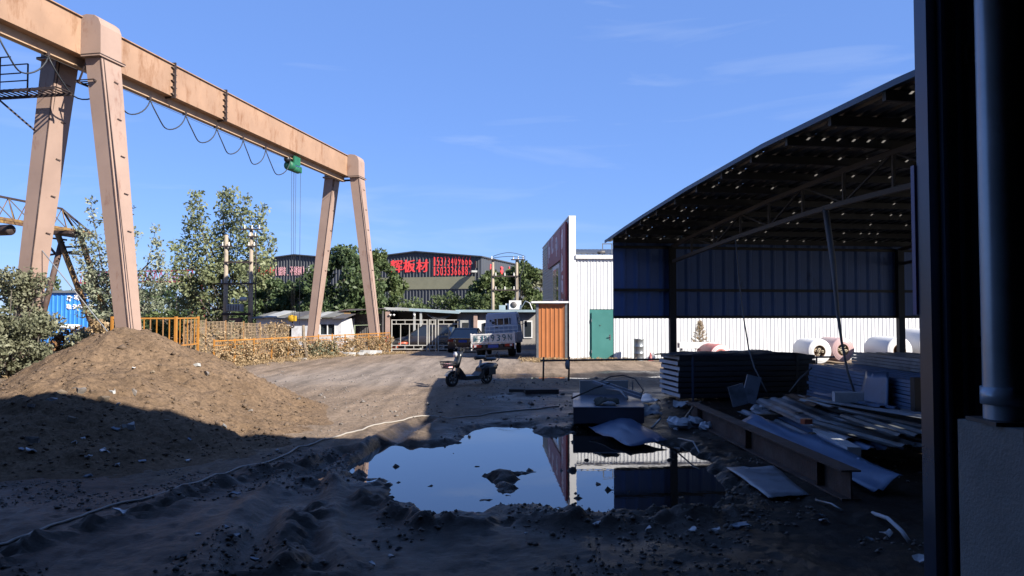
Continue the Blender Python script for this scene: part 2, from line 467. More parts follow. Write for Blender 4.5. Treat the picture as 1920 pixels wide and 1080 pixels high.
def soil_mat(name, dry, dry2, wet_shade_col, use_wet_shade=True, bump=0.5):
    m, t, b = new_mat(name); L = t.links.new; N = t.nodes.new
    pos = N("ShaderNodeNewGeometry").outputs['Position']
    n1 = N("ShaderNodeTexNoise"); n1.inputs['Scale'].default_value = 0.9; n1.inputs['Detail'].default_value = 9; n1.inputs['Roughness'].default_value = 0.7
    n2 = N("ShaderNodeTexNoise"); n2.inputs['Scale'].default_value = 16; n2.inputs['Detail'].default_value = 8; n2.inputs['Roughness'].default_value = 0.75
    L(pos, n1.inputs['Vector']); L(pos, n2.inputs['Vector'])
    c = N("ShaderNodeMixRGB"); c.inputs[1].default_value = (*dry, 1); c.inputs[2].default_value = (*dry2, 1)
    r = N("ShaderNodeMapRange"); r.inputs[1].default_value = 0.35; r.inputs[2].default_value = 0.65
    L(n1.outputs[0], r.inputs[0]); L(r.outputs[0], c.inputs[0])
    sp = N("ShaderNodeMixRGB"); sp.blend_type = 'MULTIPLY'; sp.inputs[0].default_value = 1
    r2 = N("ShaderNodeMapRange"); r2.inputs[1].default_value = 0.3; r2.inputs[2].default_value = 0.7; r2.inputs[3].default_value = 0.4; r2.inputs[4].default_value = 1.5
    L(n2.outputs[0], r2.inputs[0]); L(c.outputs[0], sp.inputs[1]); L(r2.outputs[0], sp.inputs[2])
    out = sp.outputs[0]; rough = None
    mp4 = N("ShaderNodeMapping"); mp4.inputs['Rotation'].default_value = (0, 0, R(18)); mp4.inputs['Scale'].default_value = (2.6, 0.22, 1)
    n4 = N("ShaderNodeTexNoise"); n4.inputs['Scale'].default_value = 1.0; n4.inputs['Detail'].default_value = 6; n4.inputs['Roughness'].default_value = 0.6
    L(pos, mp4.inputs[0]); L(mp4.outputs[0], n4.inputs['Vector'])
    r4 = N("ShaderNodeMapRange"); r4.inputs[1].default_value = 0.35; r4.inputs[2].default_value = 0.62; r4.inputs[3].default_value = 0.66; r4.inputs[4].default_value = 1.12
    L(n4.outputs[0], r4.inputs[0])
    if use_wet_shade:
        ln = N("ShaderNodeAttribute"); ln.attribute_name = 'lane'
        ml = N("ShaderNodeMixRGB"); ml.inputs[2].default_value = (0.178, 0.149, 0.127, 1)
        lf = N("ShaderNodeMath"); lf.operation = 'MULTIPLY'; lf.inputs[1].default_value = 0.85
        L(ln.outputs['Fac'], lf.inputs[0]); L(lf.outputs[0], ml.inputs[0]); L(out, ml.inputs[1])
        wm4 = N("ShaderNodeMixRGB"); wm4.blend_type = 'MULTIPLY'; wm4.inputs[0].default_value = 1
        L(ml.outputs[0], wm4.inputs[1]); L(r4.outputs[0], wm4.inputs[2])      # wheel-worn streaks
        at = N("ShaderNodeAttribute"); at.attribute_name = 'wet_shade'
        mw = N("ShaderNodeMixRGB"); mw.inputs[2].default_value = (*wet_shade_col, 1)
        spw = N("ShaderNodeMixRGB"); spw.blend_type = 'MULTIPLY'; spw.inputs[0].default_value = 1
        spw.inputs[1].default_value = (*wet_shade_col, 1); L(r2.outputs[0], spw.inputs[2]); L(spw.outputs[0], mw.inputs[2])
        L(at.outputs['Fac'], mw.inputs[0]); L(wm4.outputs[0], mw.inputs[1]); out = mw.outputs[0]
        ro = N("ShaderNodeMapRange"); ro.inputs[3].default_value = 0.92; ro.inputs[4].default_value = 0.25
        ad = N("ShaderNodeMath"); ad.operation = 'MULTIPLY'
        L(at.outputs['Fac'], ad.inputs[0]); L(n1.outputs[0], ad.inputs[1])
        ro.inputs[2].default_value = 0.6
        L(ad.outputs[0], ro.inputs[0]); L(ro.outputs[0], b.inputs['Roughness'])
    else:
        b.inputs['Roughness'].default_value = 0.95
    L(out, b.inputs['Base Color'])
    b.inputs['Specular IOR Level'].default_value = 0.12
    bp = N("ShaderNodeBump"); bp.inputs['Strength'].default_value = bump; bp.inputs['Distance'].default_value = 0.04
    L(n2.outputs[0], bp.inputs['Height']); L(bp.outputs[0], b.inputs['Normal'])
    return m
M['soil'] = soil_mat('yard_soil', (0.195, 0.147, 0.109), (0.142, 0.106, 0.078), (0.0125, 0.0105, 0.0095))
M['pile'] = soil_mat('pile_soil', (0.135, 0.093, 0.061), (0.098, 0.066, 0.042), (0.05, 0.04, 0.03), use_wet_shade=False, bump=0.7)
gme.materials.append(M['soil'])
ground = bpy.data.objects.new('ground', gme); COL.objects.link(ground); ground['kind'] = 'structure'

# standing water
wm, wt, wb = new_mat('muddy_water')
wb.inputs['Base Color'].default_value = (0.012, 0.011, 0.010, 1); wb.inputs['Roughness'].default_value = 0.015
wb.inputs['IOR'].default_value = 1.7; wb.inputs['Specular IOR Level'].default_value = 0.75
wn = wt.nodes.new("ShaderNodeTexNoise"); wn.inputs['Scale'].default_value = 9; wn.inputs['Detail'].default_value = 2
wbp = wt.nodes.new("ShaderNodeBump"); wbp.inputs['Strength'].default_value = 0.012; wbp.inputs['Distance'].default_value = 0.02
wt.links.new(wt.nodes.new("ShaderNodeNewGeometry").outputs['Position'], wn.inputs['Vector'])
wt.links.new(wn.outputs[0], wbp.inputs['Height']); wt.links.new(wbp.outputs[0], wb.inputs['Normal'])
M['water'] = wm
for (x0, x1, y0, y1) in ((-4.2, 5.0, 6.4, 14.6), (-1.2, 4.8, 21.0, 24.4)):
    o = MB().add([(x0, y0, WATER), (x1, y0, WATER), (x1, y1, WATER), (x0, y1, WATER)], [(0, 1, 2, 3)]).build('puddle', wm)
    o['kind'] = 'structure'

# ------------------------------------------------------------------ dirt pile
def pile_h(x, y):
    def cone(cx, cy, rx, ry, h, p=1.25):
        d = np.sqrt(((x - cx) / rx) ** 2 + ((y - cy) / ry) ** 2)
        d = np.sqrt(d * d + 0.018) - 0.03
        return h * np.clip(1 - d, 0, None) ** p * 1.04 - 0.9 * np.clip(d - 1, 0, 1)
    w = 0.22 * fbm(x, y, 0.7, 201, 3)
    x = x + w; y = y - w
    a = cone(-7.05, 14.0, 3.6, 4.4, 1.80, 1.22)
    b = cone(-6.45, 11.5, 3.05, 3.1, 1.06, 1.3)
    h = np.maximum(a, b) + 0.12 * np.exp(-((a - b) / 0.25) ** 2)
    m = sstep(0.0, 0.25, h)
    h = h + m * (0.13 * fbm(x, y, 1.1, 211, 3) + 0.075 * fbm(x, y, 4.0, 221, 4) + 0.05 * fbm(x, y, 13.0, 231, 3))
    return h - 0.04
px_, py_ = np.meshgrid(np.arange(-12.6, -1.6, 0.045), np.arange(7.6, 19.4, 0.045))
pz_ = pile_h(px_, py_)
pme = grid_mesh('dirt_pile', px_, py_, np.maximum(pz_, -0.6))
pme.materials.append(M['pile'])
pile = bpy.data.objects.new('dirt_pile', pme); COL.objects.link(pile)
setp(pile, 'big heap of brown earth with rubble tipped in the yard', 'dirt pile')
def surf(x, y):
    return float(max(ground_h(np.array([x]), np.array([y]))[0], pile_h(np.array([float(x)]), np.array([float(y)]))[0]))

# ------------------------------------------------------------------ loose stones and clods
def rocks_mesh(name, pts, sizes, seed, flat=0.7):
    rs = np.random.RandomState(seed)
    O = np.array([(1, 0, 0), (-1, 0, 0), (0, 1, 0), (0, -1, 0), (0, 0, 1), (0, 0, -1)], float)
    F = np.array([(0, 2, 4), (2, 1, 4), (1, 3, 4), (3, 0, 4), (2, 0, 5), (1, 2, 5), (3, 1, 5), (0, 3, 5)])
    n = len(pts)
    V = O[None] * (0.55 + 0.9 * rs.rand(n, 6, 1)) * sizes[:, None, None]
    V[:, :, 2] *= flat
    a = rs.rand(n) * 6.28; c, s = np.cos(a), np.sin(a)
    x = V[:, :, 0] * c[:, None] - V[:, :, 1] * s[:, None]; y = V[:, :, 0] * s[:, None] + V[:, :, 1] * c[:, None]
    V[:, :, 0] = x; V[:, :, 1] = y
    V += pts[:, None, :]
    Fa = (F[None] + (np.arange(n) * 6)[:, None, None]).reshape(-1, 3)
    me = bpy.data.meshes.new(name)
    me.vertices.add(n * 6); me.vertices.foreach_set('co', V.ravel())
    me.loops.add(Fa.size); me.loops.foreach_set('vertex_index', Fa.ravel())
    me.polygons.add(len(Fa)); me.polygons.foreach_set('loop_start', np.arange(0, Fa.size, 3)); me.polygons.foreach_set('loop_total', np.full(len(Fa), 3))
    me.update(calc_edges=True); return me
rs = np.random.RandomState(5)
M['clod'] = mat('earth_clods', (0.17, 0.115, 0.075), 0.95, var=0.5, scale=9)
M['stone'] = mat('yard_stones', (0.24, 0.21, 0.19), 0.9, var=0.6, scale=7)
x = rs.uniform(-11.5, -2.6, 9000); y = rs.uniform(8.4, 18.0, 9000); z = pile_h(x, y); k = z > 0.03
x, y, z = x[k], y[k], z[k]
sz = 0.008 + 0.028 * rs.rand(len(x)) ** 3
sz *= np.where(rs.rand(len(x)) < 0.02, 2.5, 1)
o = bpy.data.objects.new('earth_clods', rocks_mesh('earth_clods', np.stack([x, y, z + sz * 0.2], 1), sz, 3)); COL.objects.link(o); o.data.materials.append(M['clod'])
setp(o, 'small clods of earth rolled down the dirt heap', 'clods', kind='stuff')
xs = [rs.uniform(-9, 5, 9000), rs.uniform(-6, 4, 12000)]; ys = [rs.uniform(4.6, 24, 9000), rs.uniform(4.6, 10.5, 12000)]
x = np.concatenate(xs); y = np.concatenate(ys); z = ground_h(x, y)
k = (z > -0.04) & (pile_h(x, y) < 0) & (fbm(x, y, 0.7, 301, 3) > -0.08)
x, y, z = x[k], y[k], z[k]; sz = (0.006 + 0.024 * rs.rand(len(x)) ** 3.5) * np.where((y > 12) & (rs.rand(len(x)) < .10), 2.2, 1)
o = bpy.data.objects.new('gravel', rocks_mesh('gravel', np.stack([x, y, z + sz * 0.2], 1), sz, 4)); COL.objects.link(o); o.data.materials.append(M['stone'])
setp(o, 'loose gravel and mud crumbs strewn over the yard', 'gravel', kind='stuff')
# ------------------------------------------------------------------ the warehouse the camera looks out of
M['wh_dark'] = mat('dark_blue_warehouse_sheet', (0.02, 0.032, 0.055), 0.55, var=0.15)
wh = thing('warehouse', 'dark sheet-clad warehouse whose wide doorway opens onto the yard', 'warehouse', (3.2, 4.5, 0))
FY = 4.5
def wall_run(par, name, m, p0, p1, z0, z1, nrm, sheet=0.92, pitch=0.23, depth=0.03, top=0.3):
    p0 = Vector(p0); p1 = Vector(p1); d = p1 - p0; L = d.length; n = max(1, round(L / sheet)); a = d / L
    for i in range(n):
        MB().corr(p0 + a * (L * i / n) + Vector((0, 0, z0)), a, (0, 0, 1), nrm, L / n + 0.004, z1 - z0, pitch, depth, top).build(name, m, par)
wall_run(wh, 'wall_sheet', M['wh_dark'], (2.62, FY, 0), (12, FY, 0), 0.0, 4.4, (0, -1, 0))
wall_run(wh, 'wall_sheet', M['wh_dark'], (-25, FY, 0), (-7, FY, 0), 0.0, 4.4, (0, -1, 0), sheet=3.0)
wall_run(wh, 'wall_sheet', M['wh_dark'], (-25, FY, 0), (12, FY, 0), 4.4, 8.05, (0, -1, 0), sheet=3.7)
MB().box((-6.5, -14, 4), (37, 0.1, 8)).build('back_wall', M['wh_dark'], wh)
for xx in (-25.05, 11.95):
    MB().prism([(xx, 4.6, -0.1), (xx, 4.6, 8.12), (xx, -4.8, 9.55), (xx, -14.1, 8.12), (xx, -14.1, -0.1)], (0.1, 0, 0)).build('side_wall', M['wh_dark'], wh)
MB().plate([(-25.4, 5.0, 8.1), (12.4, 5.0, 8.1), (12.4, -4.8, 9.6), (-25.4, -4.8, 9.6)], 0.06).build('roof_slope', M['roof_blue'], wh)
MB().plate([(-25.4, -4.8, 9.6), (12.4, -4.8, 9.6), (12.4, -14.5, 8.1), (-25.4, -14.5, 8.1)], 0.06).build('roof_slope', M['roof_blue'], wh)
# door jamb: folded steel channel of several ribs
M['jamb'] = mat('dark_blue_jamb_steel', (0.07, 0.105, 0.18), 0.3, metal=0.5, var=0.2)
j0 = 2.43
for a, b, yy in ((0.0, 0.055, FY - 0.11), (0.06, 0.075, FY - 0.16), (0.085, 0.135, FY - 0.08), (0.14, 0.157, FY - 0.17), (0.165, 0.235, FY - 0.06)):
    MB().box((j0 + (a + b) / 2, (yy + FY + 0.02) / 2, 2.2), (b - a, FY + 0.02 - yy, 4.4)).build('jamb_rib', M['jamb'], wh)
MB().box((j0 - 0.003, FY + 0.05, 2.35), (0.016, 0.04, 0.9)).build('jamb_edge', mat('bright_blue_edge', (0.02, 0.08, 0.42), 0.4), wh)
# steel column on a concrete plinth
sc_ = thing('steel_column', 'round steel pipe column with base plate on concrete plinth by the doorway', 'column', (2.66, 4.0, 0))
MB().box((2.69, 3.99, 0.665), (0.44, 0.43, 1.33), rz=R(10)).build('plinth', M['concrete'], sc_)
MB().box((2.59, 4.0, 1.342), (0.26, 0.26, 0.02)).build('base_plate', M['steel_grey'], sc_)
M['pipe'] = mat('painted_steel_pipe', (0.75, 0.92, 1.15), 0.3, metal=0.25, var=0.2, scale=2, stain=(0.10, 0.09, 0.06), stain_amt=0.3, streak=True)
MB().lathe([(0.1, 0), (0.1, 3.0)], (2.59, 4.0, 1.353), n=28).build('pipe', M['pipe'], sc_)
MB().lathe([(0.1, 0), (0.112, 0), (0.112, 0.09), (0.1, 0.09)], (2.59, 4.0, 1.43), n=28).build('collar', M['pipe'], sc_)
t = thing('switch_box', 'small pale switch box screwed to the dark warehouse wall', 'switch box', (2.70, FY - 0.03, 1.72))
MB().box((2.715, FY - 0.06, 1.76), (0.055, 0.05, 0.10)).build('housing', M['galv'], t)
MB().box((2.715, FY - 0.088, 1.76), (0.022, 0.012, 0.034)).build('rocker', M['black'], t)
t = thing('wall_bracket', 'dark steel bracket on the warehouse wall beside the jamb', 'bracket', (2.75, FY - 0.05, 3.35))
MB().box((2.72, FY - 0.09, 3.46), (0.05, 0.12, 0.06)).box((2.81, FY - 0.06, 3.43), (0.22, 0.05, 0.045)).build('arm', M['steel_grey'], t)
MB().box((2.68, FY - 0.055, 3.44), (0.018, 0.05, 0.12)).build('plate', M['steel_grey'], t)

# ------------------------------------------------------------------ arched open shed on the right
th = R(8.5)
SU = Vector((math.cos(th), math.sin(th), 0)); SV = Vector((math.sin(th), -math.cos(th), 0)); SO = Vector((2.54, 19.0, 0))
def SP(u, v, z): return SO + SU * u + SV * v + Vector((0, 0, z))
RV = [-0.25, 0, 1.5, 2.855, 5.22, 8.21, 11.22, 13.3]; RZ = [3.66, 3.68, 3.82, 3.928, 4.093, 4.237, 4.265, 4.22]
def roof_z(v): return float(np.interp(v, RV, RZ))
shed = thing('open_shed', 'open arched steel shed with blue wall sheets sheltering stacked panels', 'shed', tuple(SO))
U1 = 24.2; VF = 13.2
NP = 27; sw = (U1 + 0.12) / NP
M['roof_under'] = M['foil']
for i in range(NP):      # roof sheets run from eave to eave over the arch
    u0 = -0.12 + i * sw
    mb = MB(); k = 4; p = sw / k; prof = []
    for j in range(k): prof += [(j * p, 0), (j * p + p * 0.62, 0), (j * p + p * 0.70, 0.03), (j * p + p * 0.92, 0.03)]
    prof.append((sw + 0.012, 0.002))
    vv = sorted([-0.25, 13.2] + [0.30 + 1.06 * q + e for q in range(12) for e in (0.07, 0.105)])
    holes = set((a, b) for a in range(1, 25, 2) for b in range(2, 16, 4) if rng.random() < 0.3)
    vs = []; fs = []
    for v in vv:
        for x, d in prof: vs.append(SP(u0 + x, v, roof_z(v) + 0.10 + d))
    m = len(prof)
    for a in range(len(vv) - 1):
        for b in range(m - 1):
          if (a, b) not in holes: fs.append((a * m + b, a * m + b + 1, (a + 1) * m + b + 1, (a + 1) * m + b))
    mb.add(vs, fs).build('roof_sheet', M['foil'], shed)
mb = MB()
for a, b in zip(RV[:-1], RV[1:]):
    q = [SP(-0.14, a, roof_z(a) + 0.035), SP(-0.14, b, roof_z(b) + 0.035)]
    mb.bar(q[0] + Vector((0, 0, 0.06)), q[1] + Vector((0, 0, 0.06)), 0.02, 0.07)
mb.build('gable_trim', M['roof_blue'], shed)
for i in range(12):
    v = 0.30 + 1.06 * i
    z = roof_z(v)
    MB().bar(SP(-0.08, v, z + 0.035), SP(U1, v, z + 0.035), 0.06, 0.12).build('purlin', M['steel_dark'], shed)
COLS = [1.51, 7.80, 14.0, 20.2]
for u in COLS:
    MB().bar(SP(u, 0.12, -0.1), SP(u, 0.12, 3.62), 0.16, 0.16).build('post', M['steel_dark'], shed)
    MB().bar(SP(u, 12.9, -0.1), SP(u, 12.9, 3.9), 0.16, 0.16).build('post', M['steel_dark'], shed)
    tr = MB()
    vs_ = [0.1, 1.4, 2.7, 4.0, 5.2, 6.4, 7.6, 8.8, 10.0, 11.2, 12.4, 12.9]
    def zt(v): return roof_z(v) - 0.075
    def zb(v): return float(np.interp(v, [0.0, 3.5, 7.08, 9.29, 12.9], [3.23, 3.47, 3.635, 3.64, 3.6]))
    trs = MB()
    for a, b in zip(vs_[:-1], vs_[1:]): trs.bar(SP(u, a, zt(a)), SP(u, b, zt(b)), 0.07, 0.07)
    tob = trs.build('truss', M['steel_grey'], shed)
    bc = MB()
    for a, b in zip(vs_[:-1], vs_[1:]): bc.bar(SP(u, a, zb(a)), SP(u, b, zb(b)), 0.075, 0.075)
    bc.build('bottom_chord', M['steel_grey'], tob)
    for i, v in enumerate(vs_[1:-1]):
        MB().bar(SP(u, v, zb(v)), SP(u, v, zt(v)), 0.045, 0.045).build('strut', M['steel_grey'], tob)
        if i + 2 < len(vs_) - 1:
            w = vs_[i + 2]
            a, b = ((zb(v), zt(w)) if i % 2 else (zt(v), zb(w)))
            MB().bar(SP(u, v, a), SP(u, w, b), 0.028, 0.028).build('diagonal', M['steel_dark'], tob)
# blue wall sheets on the back side, hung clear of the ground
NW = 24; wsw = U1 / NW
for i in range(NW):
    if i == 9: continue
    MB().corr(SP(i * wsw, -0.02 + 0.003 * (i % 2), 1.815), SU, (0, 0, 1), SV, wsw + 0.012, 1.955, wsw / 3, 0.022, 0.22).build('wall_sheet', M['blue_sheet'], shed)
M['clear_sheet'] = mat('weathered_clear_sheet', (0.35, 0.38, 0.36), 0.5, var=0.2)
MB().corr(SP(9 * wsw, -0.02, 1.815), SU, (0, 0, 1), SV, wsw - 0.004, 1.30, wsw / 3, 0.022, 0.22).build('wall_sheet', M['blue_sheet'], shed)
for zz in (1.84, 2.52, 3.6):
    MB().bar(SP(0, 0.04, zz), SP(U1, 0.04, zz), 0.05, 0.07).build('girt', M['steel_dark'], shed)
# ropes hanging from the truss
def hang(top, pts, r, label, m):
    o = MB().tube([top] + pts, r, 6).build('hanging_rope', m, origin=tuple(pts[-1])); setp(o, label, 'rope')
M['rope'] = mat('grey_rope', (0.30, 0.32, 0.36), 0.8, var=0.2)
p0 = SP(1.51, 3.76, 3.46)
hang(p0, [AT(1386, 530, 15.2), AT(1395, 600, 15.0), AT(1404, 655, 14.8), AT(1415, 690, 14.7), AT(1438, 735, 14.4)], 0.014, 'thin grey rope hanging from the truss down behind the panel stack', M['rope'])
p0 = SP(1.51, 7.08, 3.61)
hang(p0, [AT(1562, 490, 11.7), AT(1570, 580, 11.8), AT(1578, 640, 11.9), AT(1590, 700, 12.0), AT(1607, 750, 12.1)], [0.05, 0.045, 0.03, 0.02, 0.018, 0.018], 'thick strap hanging from the truss onto the heap of scrap sheets', M['rope'])

# ------------------------------------------------------------------ white building with sign parapet
WA = Vector((1, 0.033, 0)).normalized(); WB = Vector((-0.033, 1, 0)).normalized(); WO = Vector((2.41, 31.7, 0))
def WP(a, b, z): return WO + WA * a + WB * b + Vector((0, 0, z))
wb_ = thing('white_building', 'white ribbed sheet-metal workshop with teal door and tall red-sign parapet', 'building', tuple(WO))
n = 30; W0 = 0.26; Wl = 24.0
for i in range(n):
    a0 = W0 + Wl * i / n; a1 = W0 + Wl * (i + 1) / n
    da0, da1 = 0.83, 1.84
    segs = []
    if a1 <= da0 or a0 >= da1: segs.append((a0, a1, -0.15, 4.28))
    else:
        if a0 < da0: segs.append((a0, da0, -0.15, 4.28))
        segs.append((max(a0, da0), min(a1, da1), 2.13, 4.28))
        if a1 > da1: segs.append((da1, a1, -0.15, 4.28))
    for s0, s1, z0, z1 in segs:
        MB().corr(WP(s0, 0, z0), WA, (0, 0, 1), -WB, s1 - s0 - 0.004, z1 - z0, 0.145, 0.016, 0.45).build('wall_sheet', M['white_sheet'], wb_)
MB().bar(WP(0.25, -0.06, 4.32), WP(24.3, -0.06, 4.32), 0.1, 0.16).build('eave_trim', M['white_trim'], wb_)
M['roof_grey'] = mat('grey_roof_sheet', (0.22, 0.24, 0.27), 0.6, var=0.2)
for i in range(20):
    MB().corr(WP(0.3 + 1.2 * i, -0.1, 4.41), WA, (WB * 1.0 + Vector((0, 0, 0.10))), (0, 0, 1), 1.196, 15.4, 0.24, 0.035, 0.4).build('roof_sheet', M['roof_grey'], wb_)
MB().box(WP(12.2, 15.2, 2.3), (24, 0.1, 5.4), rz=0.033).build('rear_wall', M['grey_sheet'], wb_)
# parapet wall with its sign side facing the lane
MB().hexa([WP(0, -0.02, -0.1), WP(0.24, -0.02, -0.1), WP(0.24, 15.2, -0.1), WP(0, 15.2, -0.1)],
          [WP(0, -0.02, 6.0), WP(0.24, -0.02, 6.0), WP(0.24, 15.2, 6.0), WP(0, 15.2, 6.0)]).build('parapet', M['grey_sheet'], wb_)
MB().box(WP(0.12, -0.04, 2.97), (0.28, 0.05, 6.16), rz=0.033).build('corner_trim', M['white_trim'], wb_)
MB().bar(WP(0.12, 0.0, 6.03), WP(0.12, 15.3, 6.03), 0.30, 0.06).build('parapet_cap', M['white_trim'], wb_)
for i in range(38):
    MB().bar(WP(-0.015, 0.6, 0.15 + 0.152 * i), WP(-0.015, 15.1, 0.15 + 0.152 * i), 0.03, 0.06).build('facade_rib', M['grey_sheet'], wb_)
# sign boards on the parapet
sb = MB().box(WP(-0.09, 6.3, 5.12), (0.08, 7.2, 1.45), rz=0.033).build('sign_board', M['red_sign'], wb_); sb['label'] = 'wide faded red sign board with worn white characters'
sv = MB().box(WP(-0.09, 1.45, 3.35), (0.08, 2.1, 5.0), rz=0.033).build('sign_banner', M['red_sign'], wb_); sv['label'] = 'tall red sign banner with worn pale characters'
M['faded_white'] = mat('faded_white_paint', (0.95, 0.90, 1.0), 0.6, var=0.2)
def glyph(mb, o, a, b, size, rnd, thick):
    """brush-like strokes of a worn, unreadable character"""
    a = Vector(a); b = Vector(b); n = a.cross(b)
    for k in range(rnd.randint(5, 7)):
        if k % 2: p = (rnd.uniform(0.1, 0.4), rnd.uniform(0.15, 0.9)); q = (rnd.uniform(0.6, 0.95), p[1] + rnd.uniform(-0.06, 0.06))
        else: p = (rnd.uniform(0.15, 0.85), rnd.uniform(0.55, 0.98)); q = (p[0] + rnd.uniform(-0.15, 0.15), rnd.uniform(0.02, 0.45))
        P = o + a * p[0] * size + b * p[1] * size; Q = o + a * q[0] * size + b * q[1] * size
        mb.bar(P, Q, 0.15 * size, thick, up=n)
gr = random.Random(3)
for k in range(3):
    mb = MB(); glyph(mb, WP(-0.135, 9.4 - 2.1 * k, 4.62), -WB, Vector((0, 0, 1)), 1.3, gr, 0.015); mb.build('character', M['faded_white'], sb)
for k in range(5):
    mb = MB(); glyph(mb, WP(-0.135, 2.2, 4.75 - 1.0 * k), -WB, Vector((0, 0, 1)), 0.95, gr, 0.015); mb.build('character', M['faded_white'], sv)
# window in the facade
MB().box(WP(-0.06, 5.2, 3.35), (0.1, 3.4, 1.9), rz=0.033).build('window', M['white_trim'], wb_)
MB().box(WP(-0.115, 4.2, 3.3), (0.02, 0.9, 1.6), rz=0.033).build('pane', M['glass'], wb_)
MB().box(WP(-0.115, 5.7, 3.3), (0.02, 1.8, 1.6), rz=0.033).build('pane', mat('pale_pane', (0.30, 0.33, 0.36), 0.2), wb_)
# door
MB().box(WP(1.335, 0.03, 1.03), (1.0, 0.06, 2.16), rz=0.033).build('door_frame', M['teal'], wb_)
dr = MB().box(WP(1.32, -0.025, 1.0), (0.80, 0.05, 1.98), rz=0.033).build('door', M['teal'], wb_); dr['label'] = 'teal painted steel door'
MB().bar(WP(1.61, -0.10, 0.98), WP(1.70, -0.10, 0.98), 0.025, 0.025).bar(WP(1.69, -0.05, 0.98), WP(1.69, -0.11, 0.98), 0.03).box(WP(1.69, -0.055, 0.96), (0.05, 0.015, 0.22)).build('handle', M['galv'], dr)
MB().lathe([(0.022, 0), (0.022, 0.015), (0.0, 0.015)], WP(1.27, -0.05, 1.45), (0, -1, 0), 10).build('peephole', M['black'], dr)
for zz in (0.3, 1.6): MB().lathe([(0.018, 0), (0.018, 0.12)], WP(0.91, -0.06, zz), n=8).build('hinge', M['galv'], dr)
# small roof pieces by the shed
t = thing('roof_vent', 'small steel bracket frame and pipe on the white building roof', 'vent', tuple(WP(1.7, 0.8, 4.45)))
MB().box(WP(1.52, 0.8, 4.72), (0.04, 0.04, 0.5)).box(WP(1.92, 0.8, 4.72), (0.04, 0.04, 0.5)).box(WP(1.72, 0.8, 4.95), (0.44, 0.04, 0.04)).build('frame', M['galv'], t)
MB().tube([WP(1.3, 0.8, 4.56), WP(1.62, 0.8, 4.60)], 0.06, 10).build('pipe', M['steel_grey'], t)

# ------------------------------------------------------------------ orange ribbed booth
kb = thing('storage_booth', 'narrow booth with orange ribbed sheet front and white slab roof', 'booth', (1.66, 32.05, 0))
bx0, bx1, by0, by1 = 1.01, 2.30, 31.50, 32.6
for xx in (bx0 + 0.05, bx1 - 0.05):
    for yy in (by0 + 0.05, by1 - 0.05):
        MB().box((xx, yy, 1.15), (0.1, 0.1, 2.42)).build('corner_post', M['galv'], kb)
for i in range(6):
    w = (bx1 - bx0 - 0.2) / 6
    MB().corr((bx0 + 0.1 + i * w, by0 + 0.04, -0.05), (1, 0, 0), (0, 0, 1), (0, -1, 0), w + 0.002, 2.40, w, 0.02, 0.3).build('front_sheet', M['orange_sheet'], kb)
for xx in (bx0 + 0.06, bx1 - 0.06):
    MB().box((xx, (by0 + by1) / 2, 1.15), (0.03, by1 - by0 - 0.2, 2.4)).build('side_sheet', M['blue_sheet'], kb)
MB().box(((bx0 + bx1) / 2, by1 - 0.05, 1.15), (bx1 - bx0 - 0.2, 0.03, 2.4)).build('back_sheet', M['orange_sheet'], kb)
MB().box(((bx0 + bx1) / 2 - 0.08, (by0 + by1) / 2, 2.42), (bx1 - bx0 + 0.25, by1 - by0 + 0.3, 0.075)).build('roof_slab', M['white_trim'], kb)

# ------------------------------------------------------------------ big gantry crane
ca_ = R(10.5)
CD = Vector((math.sin(ca_), math.cos(ca_), 0)); CN = Vector((math.cos(ca_), -math.sin(ca_), 0)); CO = Vector((-12.8, 24.6, 0))
def CP(s, n, z): return CO + CD * s + CN * n + Vector((0, 0, z))
SA, SB_ = -1.79, 18.3; GZ0, GZ1 = 9.66, 10.78; S0, S1 = -8.0, SB_ + 0.15
cr = thing('gantry_crane', 'tall salmon-painted single-girder gantry crane with splayed box legs spanning the yard', 'gantry crane', tuple(CP(SA, 0, 0)))
def cbox(s0, s1, n0, n1, z0, z1):
    return [CP(s0, n0, z0), CP(s0, n1, z0), CP(s1, n1, z0), CP(s1, n0, z0)], [CP(s0, n0, z1), CP(s0, n1, z1), CP(s1, n1, z1), CP(s1, n0, z1)]
gs = [S0, 2.2, 5.5, S1]
for a, b in zip(gs[:-1], gs[1:]):
    g = MB().hexa(*cbox(a, b - 0.01, -0.34, 0.34, GZ0, GZ1)).build('girder', M['crane'], cr)
    MB().hexa(*cbox(a, b - 0.01, -0.40, 0.40, GZ1, GZ1 + 0.03)).build('top_flange', M['crane'], g)
M['crane_pale'] = mat('pale_rail_paint', (0.62, 0.42, 0.27), 0.6, var=0.12, stain=(0.3, 0.12, 0.05), stain_amt=0.35)
MB().hexa(*cbox(S0, S1 - 0.3, -0.04, 0.04, GZ0 - 0.26, GZ0)).build('rail_web', M['crane_pale'], cr)
MB().hexa(*cbox(S0, S1 - 0.3, -0.11, 0.11, GZ0 - 0.29, GZ0 - 0.26)).build('rail_flange', M['crane_pale'], cr)
for s in (2.2, 5.5):     # bolted splices
    sp = MB().hexa(*cbox(s - 0.035, s - 0.012, -0.44, 0.44, GZ0 - 0.06, GZ1 + 0.09)).hexa(*cbox(s + 0.002, s + 0.025, -0.44, 0.44, GZ0 - 0.06, GZ1 + 0.09)).build('splice_flange', M['crane_dark'], cr)
    for k in range(5):
        z = GZ0 + 0.08 + 0.235 * k
        for sg in (-1, 1):
            a = s + sg * 0.02 - 0.005
            MB().prism([CP(a, 0.345, z - 0.05), CP(a + sg * 0.14, 0.345, z), CP(a, 0.345, z + 0.05)], CN * 0.06).build('gusset', M['rust'], sp)
